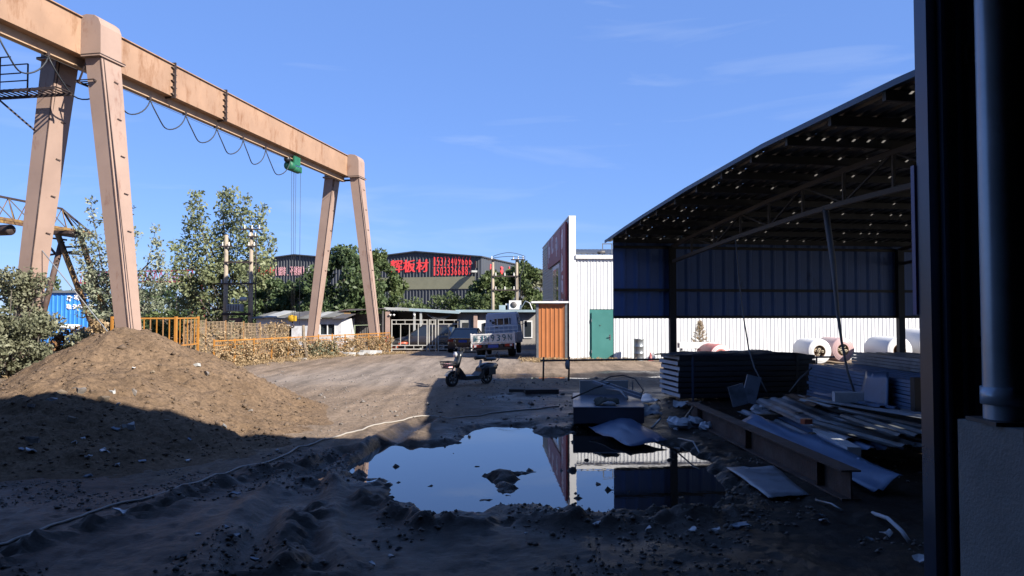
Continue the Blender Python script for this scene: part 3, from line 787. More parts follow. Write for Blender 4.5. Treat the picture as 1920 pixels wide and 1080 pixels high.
for s, tag_ in ((SA, 'near'), (SB_, 'far')):
    for sd in (-1, 1):
        # saddle housing that carries the leg head on the girder's flank
        prof = [(0.345, GZ0 + 0.0), (0.345, GZ1 + 0.06), (0.52, GZ1 + 0.09), (0.78, GZ1 + 0.05), (0.92, GZ1 - 0.06), (1.0, GZ1 - 0.25), (1.02, GZ0 - 0.02), (0.50, GZ0 - 0.02)]
        poly = [CP(s - 0.45, sd * n_, z_) for n_, z_ in prof]
        if sd < 0: poly = poly[::-1]
        sdl = MB().prism(poly, CD * 0.9).build('saddle', M['crane_leg'], cr)
        MB().prism([p - CD * 0.012 for p in [CP(s - 0.45, sd * n_, z_) for n_, z_ in prof][1:6]], CD * 0.01) if False else None
        MB().hexa(*cbox(s - 0.56, s + 0.56, min(sd * 0.44, sd * 1.08), max(sd * 0.44, sd * 1.08), GZ0 - 0.06, GZ0 - 0.025)).build('head_flange', M['crane_dark'], sdl)
        MB().hexa(*cbox(s - 0.56, s + 0.56, min(sd * 0.44, sd * 1.08), max(sd * 0.44, sd * 1.08), GZ0 - 0.10, GZ0 - 0.065)).build('leg_flange', M['crane_leg'], sdl)
        zt_, zb_ = GZ0 - 0.10, -0.75
        def quad(nc, hs, hn, z):
            return [CP(s - hs, nc - hn, z), CP(s - hs, nc + hn, z), CP(s + hs, nc + hn, z), CP(s + hs, nc - hn, z)]
        leg = MB().hexa(quad(sd * 2.05, 0.24, 0.21, zb_), quad(sd * 0.75, 0.43, 0.27, zt_)).build('leg', M['crane_leg'], cr)
        # angle iron seam that runs down the leg corner
        for off in (0.10, 0.13):
            MB().bar(CP(s - 0.24, sd * 2.05 + 0.215, zb_ + 1.2), CP(s - 0.43 + off, sd * 0.75 + 0.275, zt_ - 0.05), 0.018, 0.03).build('seam', M['crane_dark'] if off < 0.12 else M['crane_leg'], leg)
        MB().bar(CP(s - 0.245, sd * 2.05 + 0.205, zb_), CP(s - 0.435, sd * 0.75 + 0.262, zt_), 0.022, 0.022).build('edge_strip', M['rust'], leg)
        for k in range(9):   # rungs and small patches on the flank
            f = 0.06 + 0.055 * k
            nn = 0.75 + 1.30 * f; hw = 0.27 - 0.06 * f
            z = zt_ + (zb_ - zt_) * f
            if k % 2 == 0: MB().bar(CP(s + 0.02, sd * nn + hw + 0.03, z), CP(s + 0.20, sd * nn + hw + 0.03, z - 0.02), 0.02, 0.02).build('rung', M['rust'], leg)
        MB().hexa(*cbox(s - 0.9, s + 0.9, sd * 2.05 - 0.22, sd * 2.05 + 0.22, -0.95, -0.70)).build('bogie', M['rust'], cr)
    MB().bar(CP(s + 0.3, -0.5, GZ0 - 0.12), CP(s + 0.3, 0.5, GZ0 - 0.12), 0.08, 0.1).build('tie_bar', M['crane_dark'], cr)
# maintenance platform at the near left leg
zf = 8.42
pf = MB().bar(CP(SA - 0.62, -2.3, zf), CP(SA - 0.62, 0.2, zf), 0.05, 0.08).bar(CP(SA - 1.25, -2.3, zf), CP(SA - 1.25, 0.2, zf), 0.05, 0.08).build('platform', M['crane_dark'], cr)
for k in range(14):
    n_ = -2.25 + 2.45 * k / 13
    MB().bar(CP(SA - 1.25, n_, zf + 0.045), CP(SA - 0.62, n_, zf + 0.045), 0.07, 0.018).build('grating_bar', M['crane_dark'], pf)
for n_, s_ in ((-2.3, -1.25), (-1.65, -1.25), (-2.3, -0.62), (-1.3, -0.62)):
    MB().bar(CP(SA + s_, n_, zf), CP(SA + s_, n_, zf + 1.0), 0.035, 0.035).build('guard_post', M['crane_dark'], pf)
for zz in (0.5, 1.0):
    MB().bar(CP(SA - 1.25, -2.3, zf + zz), CP(SA - 1.25, -1.3 + 0.35 * (zz < 0.7), zf + zz), 0.03).bar(CP(SA - 1.25, -2.3, zf + zz), CP(SA - 0.62, -2.3, zf + zz), 0.03).bar(CP(SA - 0.62, -2.3, zf + zz), CP(SA - 0.62, -1.3, zf + zz), 0.03).build('guard_rail', M['crane_dark'], pf)
MB().bar(CP(SA - 1.2, -2.0, zf), CP(SA - 0.45, -1.15, zf - 1.0), 0.05).build('brace', M['crane_dark'], pf)
pf2 = MB().bar(CP(SA - 0.50, 0.25, zf + 0.42), CP(SA + 0.6, 0.25, zf + 0.42), 0.05, 0.06).bar(CP(SA - 0.50, 0.85, zf + 0.42), CP(SA + 0.6, 0.85, zf + 0.42), 0.05, 0.06).build('platform', M['crane_dark'], cr)
for k in range(7): MB().bar(CP(SA - 0.48 + 0.17 * k, 0.25, zf + 0.46), CP(SA - 0.48 + 0.17 * k, 0.85, zf + 0.46), 0.06, 0.015).build('grating_bar', M['crane_dark'], pf2)
MB().bar(CP(SA - 0.4, 0.25, zf + 0.42), CP(SA - 0.4, 0.55, GZ0 - 0.1), 0.04).bar(CP(SA + 0.5, 0.25, zf + 0.42), CP(SA + 0.5, 0.25, GZ0 - 0.3), 0.04).build('hanger', M['crane_dark'], pf2)
# festoon cable with its trolleys
stops = [-6.8, -4.9, -3.2, -0.75, 1.28, 3.3, 5.33, 7.3, 9.2, 11.55]
zc = GZ0 - 0.36
for a, b in zip(stops[:-1], stops[1:]):
    sag = 0.85 if b - a > 1.6 else 0.7
    pts = []
    for k in range(15):
        t_ = k / 14; pts.append(CP(a + (b - a) * t_, 0.10 + 0.05 * math.sin(9 * t_), zc - sag * (1 - (2 * t_ - 1) ** 2) ** 0.9 * (1 + 0.15 * math.sin(a * 3))))
    MB().tube(pts, 0.022, 6).build('festoon_cable', M['cable'], cr)
for s in stops[:-1]:
    MB().hexa(*cbox(s - 0.05, s + 0.05, 0.0, 0.13, zc, zc + 0.12)).build('cable_trolley', M['crane_dark'], cr)
MB().tube([CP(-8, 0.16, zc - 0.02), CP(5, 0.16, zc - 0.10), CP(17.5, 0.16, zc - 0.02)], 0.007, 5).build('guide_wire', M['cable'], cr)
# electric hoist: a thing of its own that runs on the rail
hs = 12.1
ho = thing('electric_hoist', 'green electric wire-rope hoist hanging from the gantry crane rail', 'hoist', tuple(CP(hs, 0, GZ0 - 0.7)))
zc2 = GZ0 - 0.68
MB().lathe([(0, 0), (0.15, 0), (0.17, 0.03), (0.17, 0.62), (0.15, 0.65), (0, 0.65)], CP(hs - 0.15, 0.0, zc2), CD, 18).build('drum', M['green'], ho)
MB().lathe([(0, 0), (0.2, 0), (0.23, 0.04), (0.23, 0.36), (0.2, 0.40), (0, 0.40)], CP(hs - 0.58, 0.0, zc2 + 0.06), CD, 18).build('motor', M['green'], ho)
MB().lathe([(0, 0), (0.12, 0.02), (0.15, 0.08), (0.15, 0.2)], CP(hs - 0.78, 0.0, zc2 + 0.32), CD, 14).build('travel_motor', M['black'], ho)
MB().hexa(*cbox(hs - 0.32, hs + 0.32, -0.2, -0.13, zc2 + 0.15, GZ0 - 0.12)).hexa(*cbox(hs - 0.32, hs + 0.32, 0.13, 0.2, zc2 + 0.15, GZ0 - 0.12)).build('side_plate', M['green'], ho)
for ds in (-0.22, 0.22):
    for dn in (-0.09, 0.09):
        MB().lathe([(0, -0.03), (0.07, -0.03), (0.07, 0.03), (0, 0.03)], CP(hs + ds, dn, GZ0 - 0.19), CN, 12).build('wheel', M['crane_dark'], ho)
MB().hexa(*cbox(hs + 0.5, hs + 0.62, -0.14, 0.14, zc2 - 0.12, zc2 + 0.16)).build('end_box', M['green'], ho)
for ds, dn in ((-0.12, -0.03), (-0.02, 0.03), (0.12, -0.03), (0.2, 0.03)):
    MB().tube([CP(hs + ds, dn, zc2 - 0.15), CP(hs + 0.05 + ds * 0.7, dn, 1.86)], 0.010, 5).build('wire_rope', M['cable'], ho)
MB().tube([CP(hs + 0.55, 0.1, zc2 - 0.1), CP(hs + 0.55, 0.1, 5.0), CP(hs + 0.56, 0.12, 1.4)], 0.010, 5).build('pendant_cable', M['cable'], ho)
hb = thing('hook_block', 'yellow crane hook block hanging low over the fence', 'hook', tuple(CP(hs + 0.05, 0, 1.3)))
MB().lathe([(0, -0.09), (0.13, -0.09), (0.17, -0.05), (0.17, 0.05), (0.13, 0.09), (0, 0.09)], CP(hs + 0.05, -0.06, 1.72), CD, 18).box(CP(hs + 0.05, 0.0, 1.72), (0.36, 0.16, 0.26), rz=-ca_).build('sheave_housing', M['yellow'], hb)
hk = [CP(hs + 0.05, 0.0, 1.60), CP(hs + 0.05, 0, 1.46), CP(hs + 0.05, 0.07, 1.40), CP(hs + 0.05, 0.08, 1.32), CP(hs + 0.05, 0.0, 1.27), CP(hs + 0.05, -0.08, 1.32)]
MB().tube(hk, [0.03, 0.03, 0.035, 0.035, 0.035, 0.012], 8).build('hook', M['crane_dark'], hb)
# ------------------------------------------------------------------ foliage
def leaf_cloud(name, centers, radii, counts, size, seed, m, parent=None, kind=None, squash=0.8, droop=0.0, tint=(0, 1), slim=0.55):
    rs = np.random.RandomState(seed)
    P = []; T = []
    for c, r, k in zip(centers, radii, counts):
        k = int(k)
        if k < 1: continue
        d = rs.normal(size=(k, 3)); d /= np.linalg.norm(d, axis=1)[:, None] + 1e-9
        rr = r * rs.rand(k, 1) ** 0.45
        p = np.array(c)[None] + d * rr * np.array([1, 1, squash])
        P.append(p); T.append(np.clip(rs.uniform(tint[0], tint[1]) * 0.5 + 0.5 * rs.uniform(tint[0], tint[1], k) + 0.0, 0, 1))
    P = np.concatenate(P); T = np.concatenate(T); n = len(P)
    a = rs.normal(size=(n, 3)); a[:, 2] -= droop; a /= np.linalg.norm(a, axis=1)[:, None]
    b = rs.normal(size=(n, 3)); b -= a * (a * b).sum(1)[:, None]; b /= np.linalg.norm(b, axis=1)[:, None] + 1e-9
    s = size * (0.55 + 0.8 * rs.rand(n, 1))
    V = np.stack([P - a * s, P - b * s * slim + a * s * 0.1, P + a * s, P + b * s * slim + a * s * 0.1], 1)
    off = OFF.get(parent.name, Vector()) if parent else Vector()
    V = V - np.array(off)[None, None]
    me = bpy.data.meshes.new(name)
    me.vertices.add(n * 4); me.vertices.foreach_set('co', V.ravel())
    F = np.arange(n * 4)
    me.loops.add(n * 4); me.loops.foreach_set('vertex_index', F)
    me.polygons.add(n); me.polygons.foreach_set('loop_start', np.arange(0, n * 4, 4)); me.polygons.foreach_set('loop_total', np.full(n, 4))
    me.update(calc_edges=True)
    at = me.attributes.new('tint', 'FLOAT', 'FACE'); at.data.foreach_set('value', T.astype(np.float32))
    me.materials.append(m)
    o = bpy.data.objects.new(name, me); COL.objects.link(o)
    if parent: o.parent = parent
    OFF[o.name] = off
    return o
M['bark'] = mat('bark', (0.13, 0.11, 0.09), 0.9, var=0.3, scale=5, bump=0.5)
M['leaf_poplar'] = leaf_mat('poplar_leaf', (0.15, 0.185, 0.085), (0.34, 0.37, 0.20))
M['leaf_pale'] = leaf_mat('pale_poplar_leaf', (0.20, 0.24, 0.15), (0.44, 0.46, 0.33))
M['leaf_dark'] = leaf_mat('dark_leaf', (0.045, 0.085, 0.035), (0.14, 0.19, 0.08))
M['leaf_mid'] = leaf_mat('mid_leaf', (0.06, 0.10, 0.035), (0.16, 0.20, 0.075))
M['leaf_dusty'] = leaf_mat('dusty_leaf', (0.14, 0.155, 0.09), (0.33, 0.33, 0.22))
M['leaf_dry'] = leaf_mat('dry_leaf', (0.26, 0.175, 0.085), (0.52, 0.38, 0.22), 0.2)
M['leaf_rust'] = leaf_mat('rusty_leaf', (0.14, 0.09, 0.04), (0.28, 0.14, 0.06), 0.2)
def tree(name, label, base, h, rw, z0, nleaf, size, m, seed, shape='round', clumps=46, limbs=9, group=None, leans=0.0, trunk_r=0.16, tips=None):
    rn = random.Random(seed); rs = np.random.RandomState(seed)
    t = thing(name, label, 'tree', tuple(base), group=group)
    b = Vector(base)
    top = b + Vector((rn.uniform(-.3, .3), rn.uniform(-.3, .3), h * 0.86))
    tp = [b + (top - b) * f + Vector((rn.uniform(-.12, .12), rn.uniform(-.12, .12), 0)) * (f > 0) for f in (0, .2, .4, .6, .8, 1)]
    MBt = MB().tube(tp, [trunk_r * (1 - 0.85 * f) for f in (0, .2, .4, .6, .8, 1)], 8)
    cs = []; rr = []
    for k in range(clumps if shape != 'poplar' else clumps // 3):
        f = rn.random() ** 0.85
        z = z0 + (h - z0) * f
        w = rw * math.sqrt(max(0.04, 1 - (2 * f - 0.92) ** 2))
        a = rn.uniform(0, 6.283); q = math.sqrt(rn.uniform(0.10, 1.0)) * w
        c = Vector((b.x + q * math.cos(a), b.y + q * math.sin(a), b.z + z + rn.uniform(-.2, .2)))
        cs.append(c); rr.append((0.17 + 0.16 * rn.random()) * rw)
        if shape == 'poplar': cs[-1].z = b.z + z0 + (h * 0.55 - z0) * f; rr[-1] *= 0.8
    if tips:
        for dx, dz, r_ in tips:      # upright spires fanning out from the trunk
            dy = rn.uniform(-.45, .45) * rw
            tip = b + Vector((dx, dy, dz)); foot = b + Vector((dx * .12, dy * .12, dz * .22))
            MBt.tube([foot, foot * .5 + tip * .5 + Vector((dx * .10, 0, -.2)), tip], [.07, .04, .01], 5)
            for k in range(13):
                f = k / 12
                c = foot * (1 - f) + tip * f + Vector((dx * .28 * math.sin(math.pi * f) + rn.uniform(-.35, .35) * r_, rn.uniform(-.5, .5) * r_, rn.uniform(-.2, .2)))
                cs.append(c); rr.append(r_ * (0.42 + 0.75 * math.sin(math.pi * (0.18 + 0.72 * (1 - f)))))
    for k in range(min(limbs, len(cs))):
        c = cs[rn.randrange(len(cs))]
        f = min(0.82, max(0.18, (c.z - b.z) / h * 0.62))
        p = b + (top - b) * f
        mid = (p + c) / 2 + Vector((0, 0, 0.10 * (c - p).length))
        MBt.tube([p, mid, c], [trunk_r * (1 - f) * 0.55 + 0.015, trunk_r * 0.28, 0.012], 5)
    MBt.build('trunk', M['bark'], t)
    tot = sum(r ** 2 for r in rr)
    leaf_cloud('crown', cs, rr, [nleaf * r ** 2 / tot for r in rr], size, seed, m, t)
    return t
def onX(px, Y): return (px - 960) / FPX * Y
def gz(x, y): return float(ground_h(np.array([float(x)]), np.array([float(y)]))[0])
def gpt(px, Y): return (onX(px, Y), Y, gz(onX(px, Y), Y))
tree('poplar_tree', 'slender sparse pale-leaved poplar behind the near crane leg', gpt(228, 50), 10.6, 3.2, 2.0, 6500, 0.12, M['leaf_pale'], 11, 'poplar', 60, 16, trunk_r=0.15, tips=[(-2.3, 8.4, .55), (-1.4, 9.9, .5), (-.3, 9.2, .5), (.9, 9.8, .5), (1.9, 8.4, .5), (2.6, 6.4, .45), (-2.6, 6.0, .45)])
tree('poplar_tree', 'tall full poplar with several upright tips behind the transformer poles', gpt(418, 60), 12.4, 4.1, 2.3, 13500, 0.155, M['leaf_poplar'], 12, 'poplar', 90, 18, trunk_r=0.22, tips=[(-3.0, 11.4, .75), (-1.7, 12.1, .8), (-.5, 12.7, .85), (.5, 12.6, .8), (1.9, 12.0, .8), (2.9, 11.2, .8), (3.3, 8.6, .7), (-3.2, 8.2, .7), (-2.8, 5.6, .8), (2.9, 5.6, .8)])
tree('leafy_tree', 'broad dark green leafy tree between the far crane legs', gpt(648, 55), 7.3, 3.0, 1.6, 9500, 0.17, M['leaf_dark'], 13, 'round', 70, 10, trunk_r=0.2)
tree('leafy_tree', 'leafy tree with browning top beside the far crane leg and red characters', gpt(708, 58), 7.2, 2.1, 1.6, 6800, 0.17, M['leaf_mid'], 14, 'round', 60, 10)
tree('leafy_tree', 'dark bushy tree behind the white shack roof', gpt(556, 57), 4.9, 1.9, 1.2, 4500, 0.16, M['leaf_dark'], 15, 'round', 40, 6)
tree('leafy_tree', 'low dark tree just right of the transformer poles', gpt(508, 59), 5.2, 2.0, 1.2, 4500, 0.17, M['leaf_dark'], 16, 'round', 40, 6)
tree('leafy_tree', 'green tree in front of the dark warehouse corner', gpt(922, 62), 5.6, 2.3, 1.2, 6500, 0.17, M['leaf_mid'], 17, 'round', 55, 8)
tree('leafy_tree', 'yellow-green tree behind the twin thin poles', gpt(972, 63), 6.5, 2.3, 1.2, 6500, 0.17, M['leaf_mid'], 18, 'round', 55, 8)
tree('leafy_tree', 'dusky tree half hidden by the white building parapet', gpt(1013, 66), 6.2, 1.9, 1.2, 4500, 0.17, M['leaf_dusty'], 19, 'round', 45, 8)
def bush(label, base, h, rw, n, size, m, seed, group=None, cat='bush'):
    rn = random.Random(seed)
    t = thing('bush', label, cat, tuple(base), group=group); b = Vector(base)
    cs = []; rr = []; st = MB()
    for k in range(26):
        f = rn.random(); a = rn.uniform(0, 6.28); q = rw * math.sqrt(rn.random()) * (1 - 0.45 * f)
        c = b + Vector((q * math.cos(a), q * math.sin(a), 0.1 * h + 0.82 * h * f)); cs.append(c); rr.append(rw * rn.uniform(.2, .38))
        if k % 3 == 0: st.tube([b + Vector((q * .2 * math.cos(a), q * .2 * math.sin(a), -0.05)), b + Vector((q * .6 * math.cos(a), q * .6 * math.sin(a), h * f * .5)), c], [.03, .02, .006], 5)
    st.build('stems', M['bark'], t)
    tot = sum(r * r for r in rr)
    leaf_cloud('leaves', cs, rr, [n * r * r / tot for r in rr], size, seed, m, t)
    return t
for k, (px, Y, h, rw, n, m, lb) in enumerate([
    (14, 22.3, 3.3, 1.35, 5600, 'leaf_dusty', 'tall dusty green bush beside the near crane leg foot'),
    (62, 22.6, 2.1, 1.0, 3800, 'leaf_dusty', 'lower dusty bush in front of the tall one'),
    (-45, 21.6, 2.5, 1.2, 3600, 'leaf_dusty', 'dusty bush on the lane side left of the tall one'),
    (118, 24.6, 1.45, .9, 2600, 'leaf_rust', 'rusty brown bush under the white pipe'),
    (158, 23.6, 1.45, 0.8, 2600, 'leaf_dusty', 'grey-green bush at the foot of the dirt heap'),
    (185, 27.5, 1.9, 0.8, 2000, 'leaf_dry', 'dry straw-coloured bush by the orange barrier post')]):
    bush(lb, gpt(px, Y), h, rw, n, 0.06, M[m], 40 + k)
for k, (px, Y, h, rw, n, m, lb) in enumerate([
    (300, 47, 2.9, 1.7, 3000, 'leaf_mid', 'fresh green bush behind the orange barrier'),
    (345, 52, 2.5, 1.6, 2300, 'leaf_dark', 'dark green bush left of the transformer poles'),
    (205, 42, 2.9, 1.2, 2200, 'leaf_dusty', 'dusty shrub under the sparse poplar'),
    (262, 60, 2.9, 1.5, 1800, 'leaf_dark', 'dark shrub behind the near right crane leg'),
    (765, 58, 4.3, 2.5, 3300, 'leaf_mid', 'green creeper mound behind the carport roof'),
    (825, 59, 3.9, 2.4, 3300, 'leaf_mid', 'green creeper mound under the beige wall band'),
    (875, 58, 4.2, 2.2, 3000, 'leaf_mid', 'green bush between carport and thin poles'),
    (465, 54, 3.4, 1.6, 2200, 'leaf_dark', 'dark bush between the two transformer poles')]):
    bush(lb, gpt(px, Y), h, rw, n, 0.13, M[m], 60 + k)
for k in range(16):    # far belt of trees, one by one
    px = [-60, 20, 62, 95, 130, 165, 196, 240, 270, 300, 330, 365, 520, 560, 1040, 1075][k]
    Y = 150 + 12 * ((k * 7) % 5); h = 7.5 + 2.2 * ((k * 5) % 4) / 3
    tree('distant_tree', 'small dark tree in the distant belt beyond the yards', (onX(px, Y), Y, -0.6), h, 4.2, 0.5, 700, 0.5, M['leaf_dark'], 100 + k, 'round', 22, 0, group='distant belt of trees', trunk_r=0.25)

# ------------------------------------------------------------------ lettering
def text_mesh(body, size, bold=0.02, ext=0.03):
    cu = bpy.data.curves.new('lettering', 'FONT'); cu.body = body; cu.size = size; cu.offset = 0.0; cu.extrude = ext; cu.resolution_u = 3
    cu.align_x = 'LEFT'
    o = bpy.data.objects.new('lettering', cu); COL.objects.link(o)
    bpy.context.view_layer.update()
    me = bpy.data.meshes.new_from_object(o.evaluated_get(bpy.context.evaluated_depsgraph_get()))
    bpy.data.objects.remove(o); bpy.data.curves.remove(cu)
    return me
def lettering(body, p0, a, up, width, height, m, parent, name='character', ext=0.03, bold=0.0):
    """each character a part; the line is fitted to width x height"""
    a = Vector(a).normalized(); up = Vector(up).normalized(); nrm = a.cross(up)
    cell = width / len(body)
    for i, ch in enumerate(body):
        if ch == ' ': continue
        me = text_mesh(ch, 1.0, bold, ext)
        if len(me.vertices) == 0: continue
        co = np.zeros(len(me.vertices) * 3); me.vertices.foreach_get('co', co); co = co.reshape(-1, 3)
        mn = co.min(0); mxx = co.max(0); d = np.maximum(mxx - mn, 1e-4)
        wide = ord(ch) > 0x2000
        w = cell * (0.90 if wide else 0.62) ; hh = height
        if ch in '()': w = cell * 0.3
        if ch == '.': w = cell * 0.18; hh = height * 0.14
        if ch == '1': w = cell * 0.35
        q = (co - mn) / d
        x = (i + 0.5) * cell - w / 2 + q[:, 0] * w; y = q[:, 1] * hh
        zz = (co[:, 2]) / max(d[2], 1e-4) * ext
        if bold: x = np.concatenate([x, x + bold * w * 1.2]); y = np.concatenate([y, y + bold * hh * 0.4]); zz = np.concatenate([zz, zz - 0.002])
        off = np.array(OFF.get(parent.name, Vector()))
        V = np.array(p0)[None] + x[:, None] * np.array(a)[None] + y[:, None] * np.array(up)[None] + zz[:, None] * np.array(nrm)[None] - off[None]
        nv_ = len(me.vertices); fcs = [tuple(p_.vertices) for p_ in me.polygons]
        if bold: fcs += [tuple(v_ + nv_ for v_ in f_) for f_ in fcs]
        bpy.data.meshes.remove(me); me = bpy.data.meshes.new(name); me.from_pydata(V.tolist(), [], fcs); me.update()
        me.materials.append(m)
        o = bpy.data.objects.new(name, me); COL.objects.link(o); o.parent = parent; OFF[o.name] = Vector(off)

# ------------------------------------------------------------------ the two dark warehouses beyond
M['wh_grey'] = mat('dark_grey_warehouse_sheet', (0.085, 0.095, 0.115), 0.5, var=0.06, scale=0.4)
M['beige_band'] = mat('beige_translucent_band', (0.40, 0.39, 0.26), 0.5, var=0.08)
DL = Vector((-0.956, 0.292, 0)).normalized(); DD = Vector((0.292, 0.956, 0)).normalized(); NF = -DD
def big_warehouse(C, label, depth):
    t = thing('dark_warehouse', label, 'warehouse', tuple(C)); C = Vector(C)
    W = 15.0; eave = 8.1; ridge = 8.78; n = 20
    for i in range(n):
        s0 = W * i / n; s1 = W * (i + 1) / n
        zt0 = eave + (ridge - eave) * (1 - abs(s0 - W / 2) / (W / 2)); zt1 = eave + (ridge - eave) * (1 - abs(s1 - W / 2) / (W / 2))
        mb = MB(); k = 2; p = (s1 - s0) / k
        prof = []
        for j in range(k): prof += [(s0 + j * p, 0), (s0 + j * p + p * .6, 0), (s0 + j * p + p * .7, 0.06), (s0 + j * p + p * .9, 0.06)]
        prof.append((s1, 0)); vs = []
        for x, d in prof:
            z = zt0 + (zt1 - zt0) * (x - s0) / (s1 - s0)
            vs += [C + DL * x + NF * d + Vector((0, 0, -1)), C + DL * x + NF * d + Vector((0, 0, z))]
        mb.add(vs, [(2 * q + 2, 2 * q, 2 * q + 1, 2 * q + 3) for q in range(len(prof) - 1)]).build('front_sheet', M['wh_grey'], t)
    ns_ = 16
    for i in range(ns_):
        MB().corr(C + DD * (depth * i / ns_) + Vector((0, 0, -1)), DD, (0, 0, 1), -DL, depth / ns_, eave + 1, 0.7, 0.06, 0.3).build('side_sheet', M['wh_grey'], t)
    for sgn in (0, 1):
        a = C + DL * (-0.2 if sgn == 0 else W + 0.2) + Vector((0, 0, eave + 0.0)); r = C + DL * W / 2 + Vector((0, 0, ridge + 0.05))
        f = -DD * 0.25
        q = [a + f, a + DD * depth, r + DD * depth, r + f]
        MB().plate(q if sgn == 0 else q[::-1], 0.12).build('roof_slope', M['roof_blue'] if False else M['wh_grey'], t)
    MB().box(C + DL * (W / 2) + DD * depth + Vector((0, 0, 3.5)), (W, 0.1, 9), rz=math.atan2(DL.y, DL.x)).build('rear_wall', M['wh_grey'], t)
    return t, C
wA, cA = big_warehouse((-3.27, 80.0, 0), 'dark grey warehouse gable with red telephone numbers and beige band', 34)
wB, cB = big_warehouse(tuple(cA + DL * 15.1), 'dark grey warehouse gable with pink and white lettering behind the crane', 34)
def onF(C, s, z, out=0.09): return C + DL * s + NF * out + Vector((0, 0, z))
lettering('15373409666', onF(cA, 5.5, 7.13), -DL, (0, 0, 1), 4.5, 0.98, M['red_letter'], wA, bold=0)
lettering('15033366887', onF(cA, 5.5, 6.10), -DL, (0, 0, 1), 4.5, 0.95, M['red_letter'], wA, bold=0)
lettering('辉板材', onF(cA, 10.6, 6.50), -DL, (0, 0, 1), 4.6, 1.36, M['red_letter'], wA, bold=0.05)
MB().prism([onF(cA, 13.5, 4.65, 0.075), onF(cA, .7, 4.65, 0.075), onF(cA, .7, 5.95, 0.075), onF(cA, 13.5, 5.95, 0.075)], NF * 0.02).build('light_band', M['beige_band'], wA)
M['pink_letter'] = mat('pink_letter', (1.6, 0.85, 0.9), 0.45, var=0.05)
M['white_letter'] = mat('white_letter', (1.2, 1.18, 1.18), 0.45, var=0.05)
lettering('业制做', onF(cB, 12.4, 6.35), -DL, (0, 0, 1), 2.3, 1.05, M['red_letter'], wB, bold=0)
lettering('(镀锌.不锈钢)', onF(cB, 10.15, 6.4), -DL, (0, 0, 1), 4.1, 1.0, M['pink_letter'], wB)
lettering('水', onF(cB, 6.0, 6.42), -DL, (0, 0, 1), .8, 1.0, M['white_letter'], wB)
MB().prism([onF(cB, 14.8, 3.6, 0.075), onF(cB, 3.0, 3.6, 0.075), onF(cB, 3.0, 4.9, 0.075), onF(cB, 14.8, 4.9, 0.075)], NF * 0.02).build('light_band', mat('grey_green_band', (0.20, 0.23, 0.21), 0.5), wB)
for k in range(4):   # worn red characters on the flank, half hidden by trees
    mb = MB(); glyph(mb, cA + DD * (2.6 + 3.4 * k) - DL * 0.12 + Vector((0, 0, 6.2)), DD, Vector((0, 0, 1)), 1.4, gr, 0.04); mb.build('character', M['red_letter'], wA)
M['fascia_pale'] = mat('pale_roof_edge', (0.52, 0.53, 0.52), 0.6, var=0.2)
fl = thing('floodlight_arm', 'floodlight box on a bracket near the dark warehouse corner', 'floodlight', tuple(onF(cA, 0.9, 6.2, 0.1)))
MB().box(onF(cA, 0.62, 6.42, 0.75), (0.62, 1.1, 0.2), rz=0.3).build('lamp_box', M['fascia_pale'], fl)
MB().box(onF(cA, 0.5, 7.2, 0.2), (0.16, 0.25, 0.7), rz=0.6).build('ballast_box', M['black'], fl)
MB().bar(onF(cA, 0.7, 6.5, 0.05), onF(cA, 0.7, 6.5, 0.6), 0.08).build('bracket', M['galv'], fl)

# ------------------------------------------------------------------ low sheds along the far side
M['shack_white'] = mat('peeling_whitewash', (0.62, 0.63, 0.66), 0.85, var=0.15, scale=2, stain=(0.36, 0.33, 0.30), stain_amt=0.5, stain_scale=1.3)
M['asbestos'] = mat('weathered_cement_roof', (0.20, 0.20, 0.19), 0.9, var=0.35, scale=2)
M['dark_wall'] = mat('dark_shed_interior', (0.05, 0.045, 0.042), 0.9, var=0.3)
M['render_wall'] = mat('plain_rendered_wall', (0.42, 0.39, 0.36), 0.9, var=0.15, stain=(0.3, 0.27, 0.24), stain_amt=0.4)
M['fascia_blue'] = mat('pale_blue_fascia', (0.42, 0.56, 0.64), 0.5, var=0.12)
M['pink_pillar'] = mat('pinkish_pillar', (0.52, 0.36, 0.31), 0.85, var=0.15)
M['wood'] = mat('weathered_wood', (0.26, 0.20, 0.14), 0.85, var=0.3, scale=6)
M['tan_box'] = mat('tan_panel', (0.42, 0.25, 0.10), 0.7, var=0.15)
Yw = 47.0
shk = thing('white_shack', 'low whitewashed shack with patched grey roof behind the vine fence', 'shack', (onX(560, Yw), Yw, -0.85))
xa, xb = onX(482, Yw), onX(641, Yw)
def ph(py, Y): return CAM_H + (590 - py) * Y / FPX
ops = [(onX(505, Yw), onX(521, Yw), ph(630, Yw), ph(608, Yw)), (onX(535, Yw), onX(548, Yw), -0.6, ph(611, Yw)), (onX(601, Yw), onX(629, Yw), ph(627, Yw), ph(608, Yw))]
segx = [xa]; 
mb = MB(); ztop = 1.70; x = xa
for (a, b, z0, z1) in ops:
    mb.box(((x + a) / 2, Yw, (ztop - 0.9) / 2), (a - x, 0.2, ztop + 0.9))
    mb.box(((a + b) / 2, Yw, (ztop + z1) / 2), (b - a, 0.2, ztop - z1))
    if z0 > -0.5: mb.box(((a + b) / 2, Yw, (z0 - 0.9) / 2), (b - a, 0.2, z0 + 0.9))
    x = b
mb.box(((x + xb) / 2, Yw, (ztop - 0.9) / 2), (xb - x, 0.2, ztop + 0.9))
mb.build('wall', M['shack_white'], shk)
MB().box((xa + 0.1, Yw + 2, 0.3), (0.2, 3.8, 2.7)).box((xb - 0.1, Yw + 2, 0.3), (0.2, 3.8, 2.7)).box(((xa + xb) / 2, Yw + 3.95, 0.3), (xb - xa - 0.4, 0.15, 2.7)).build('side_walls', M['shack_white'], shk)
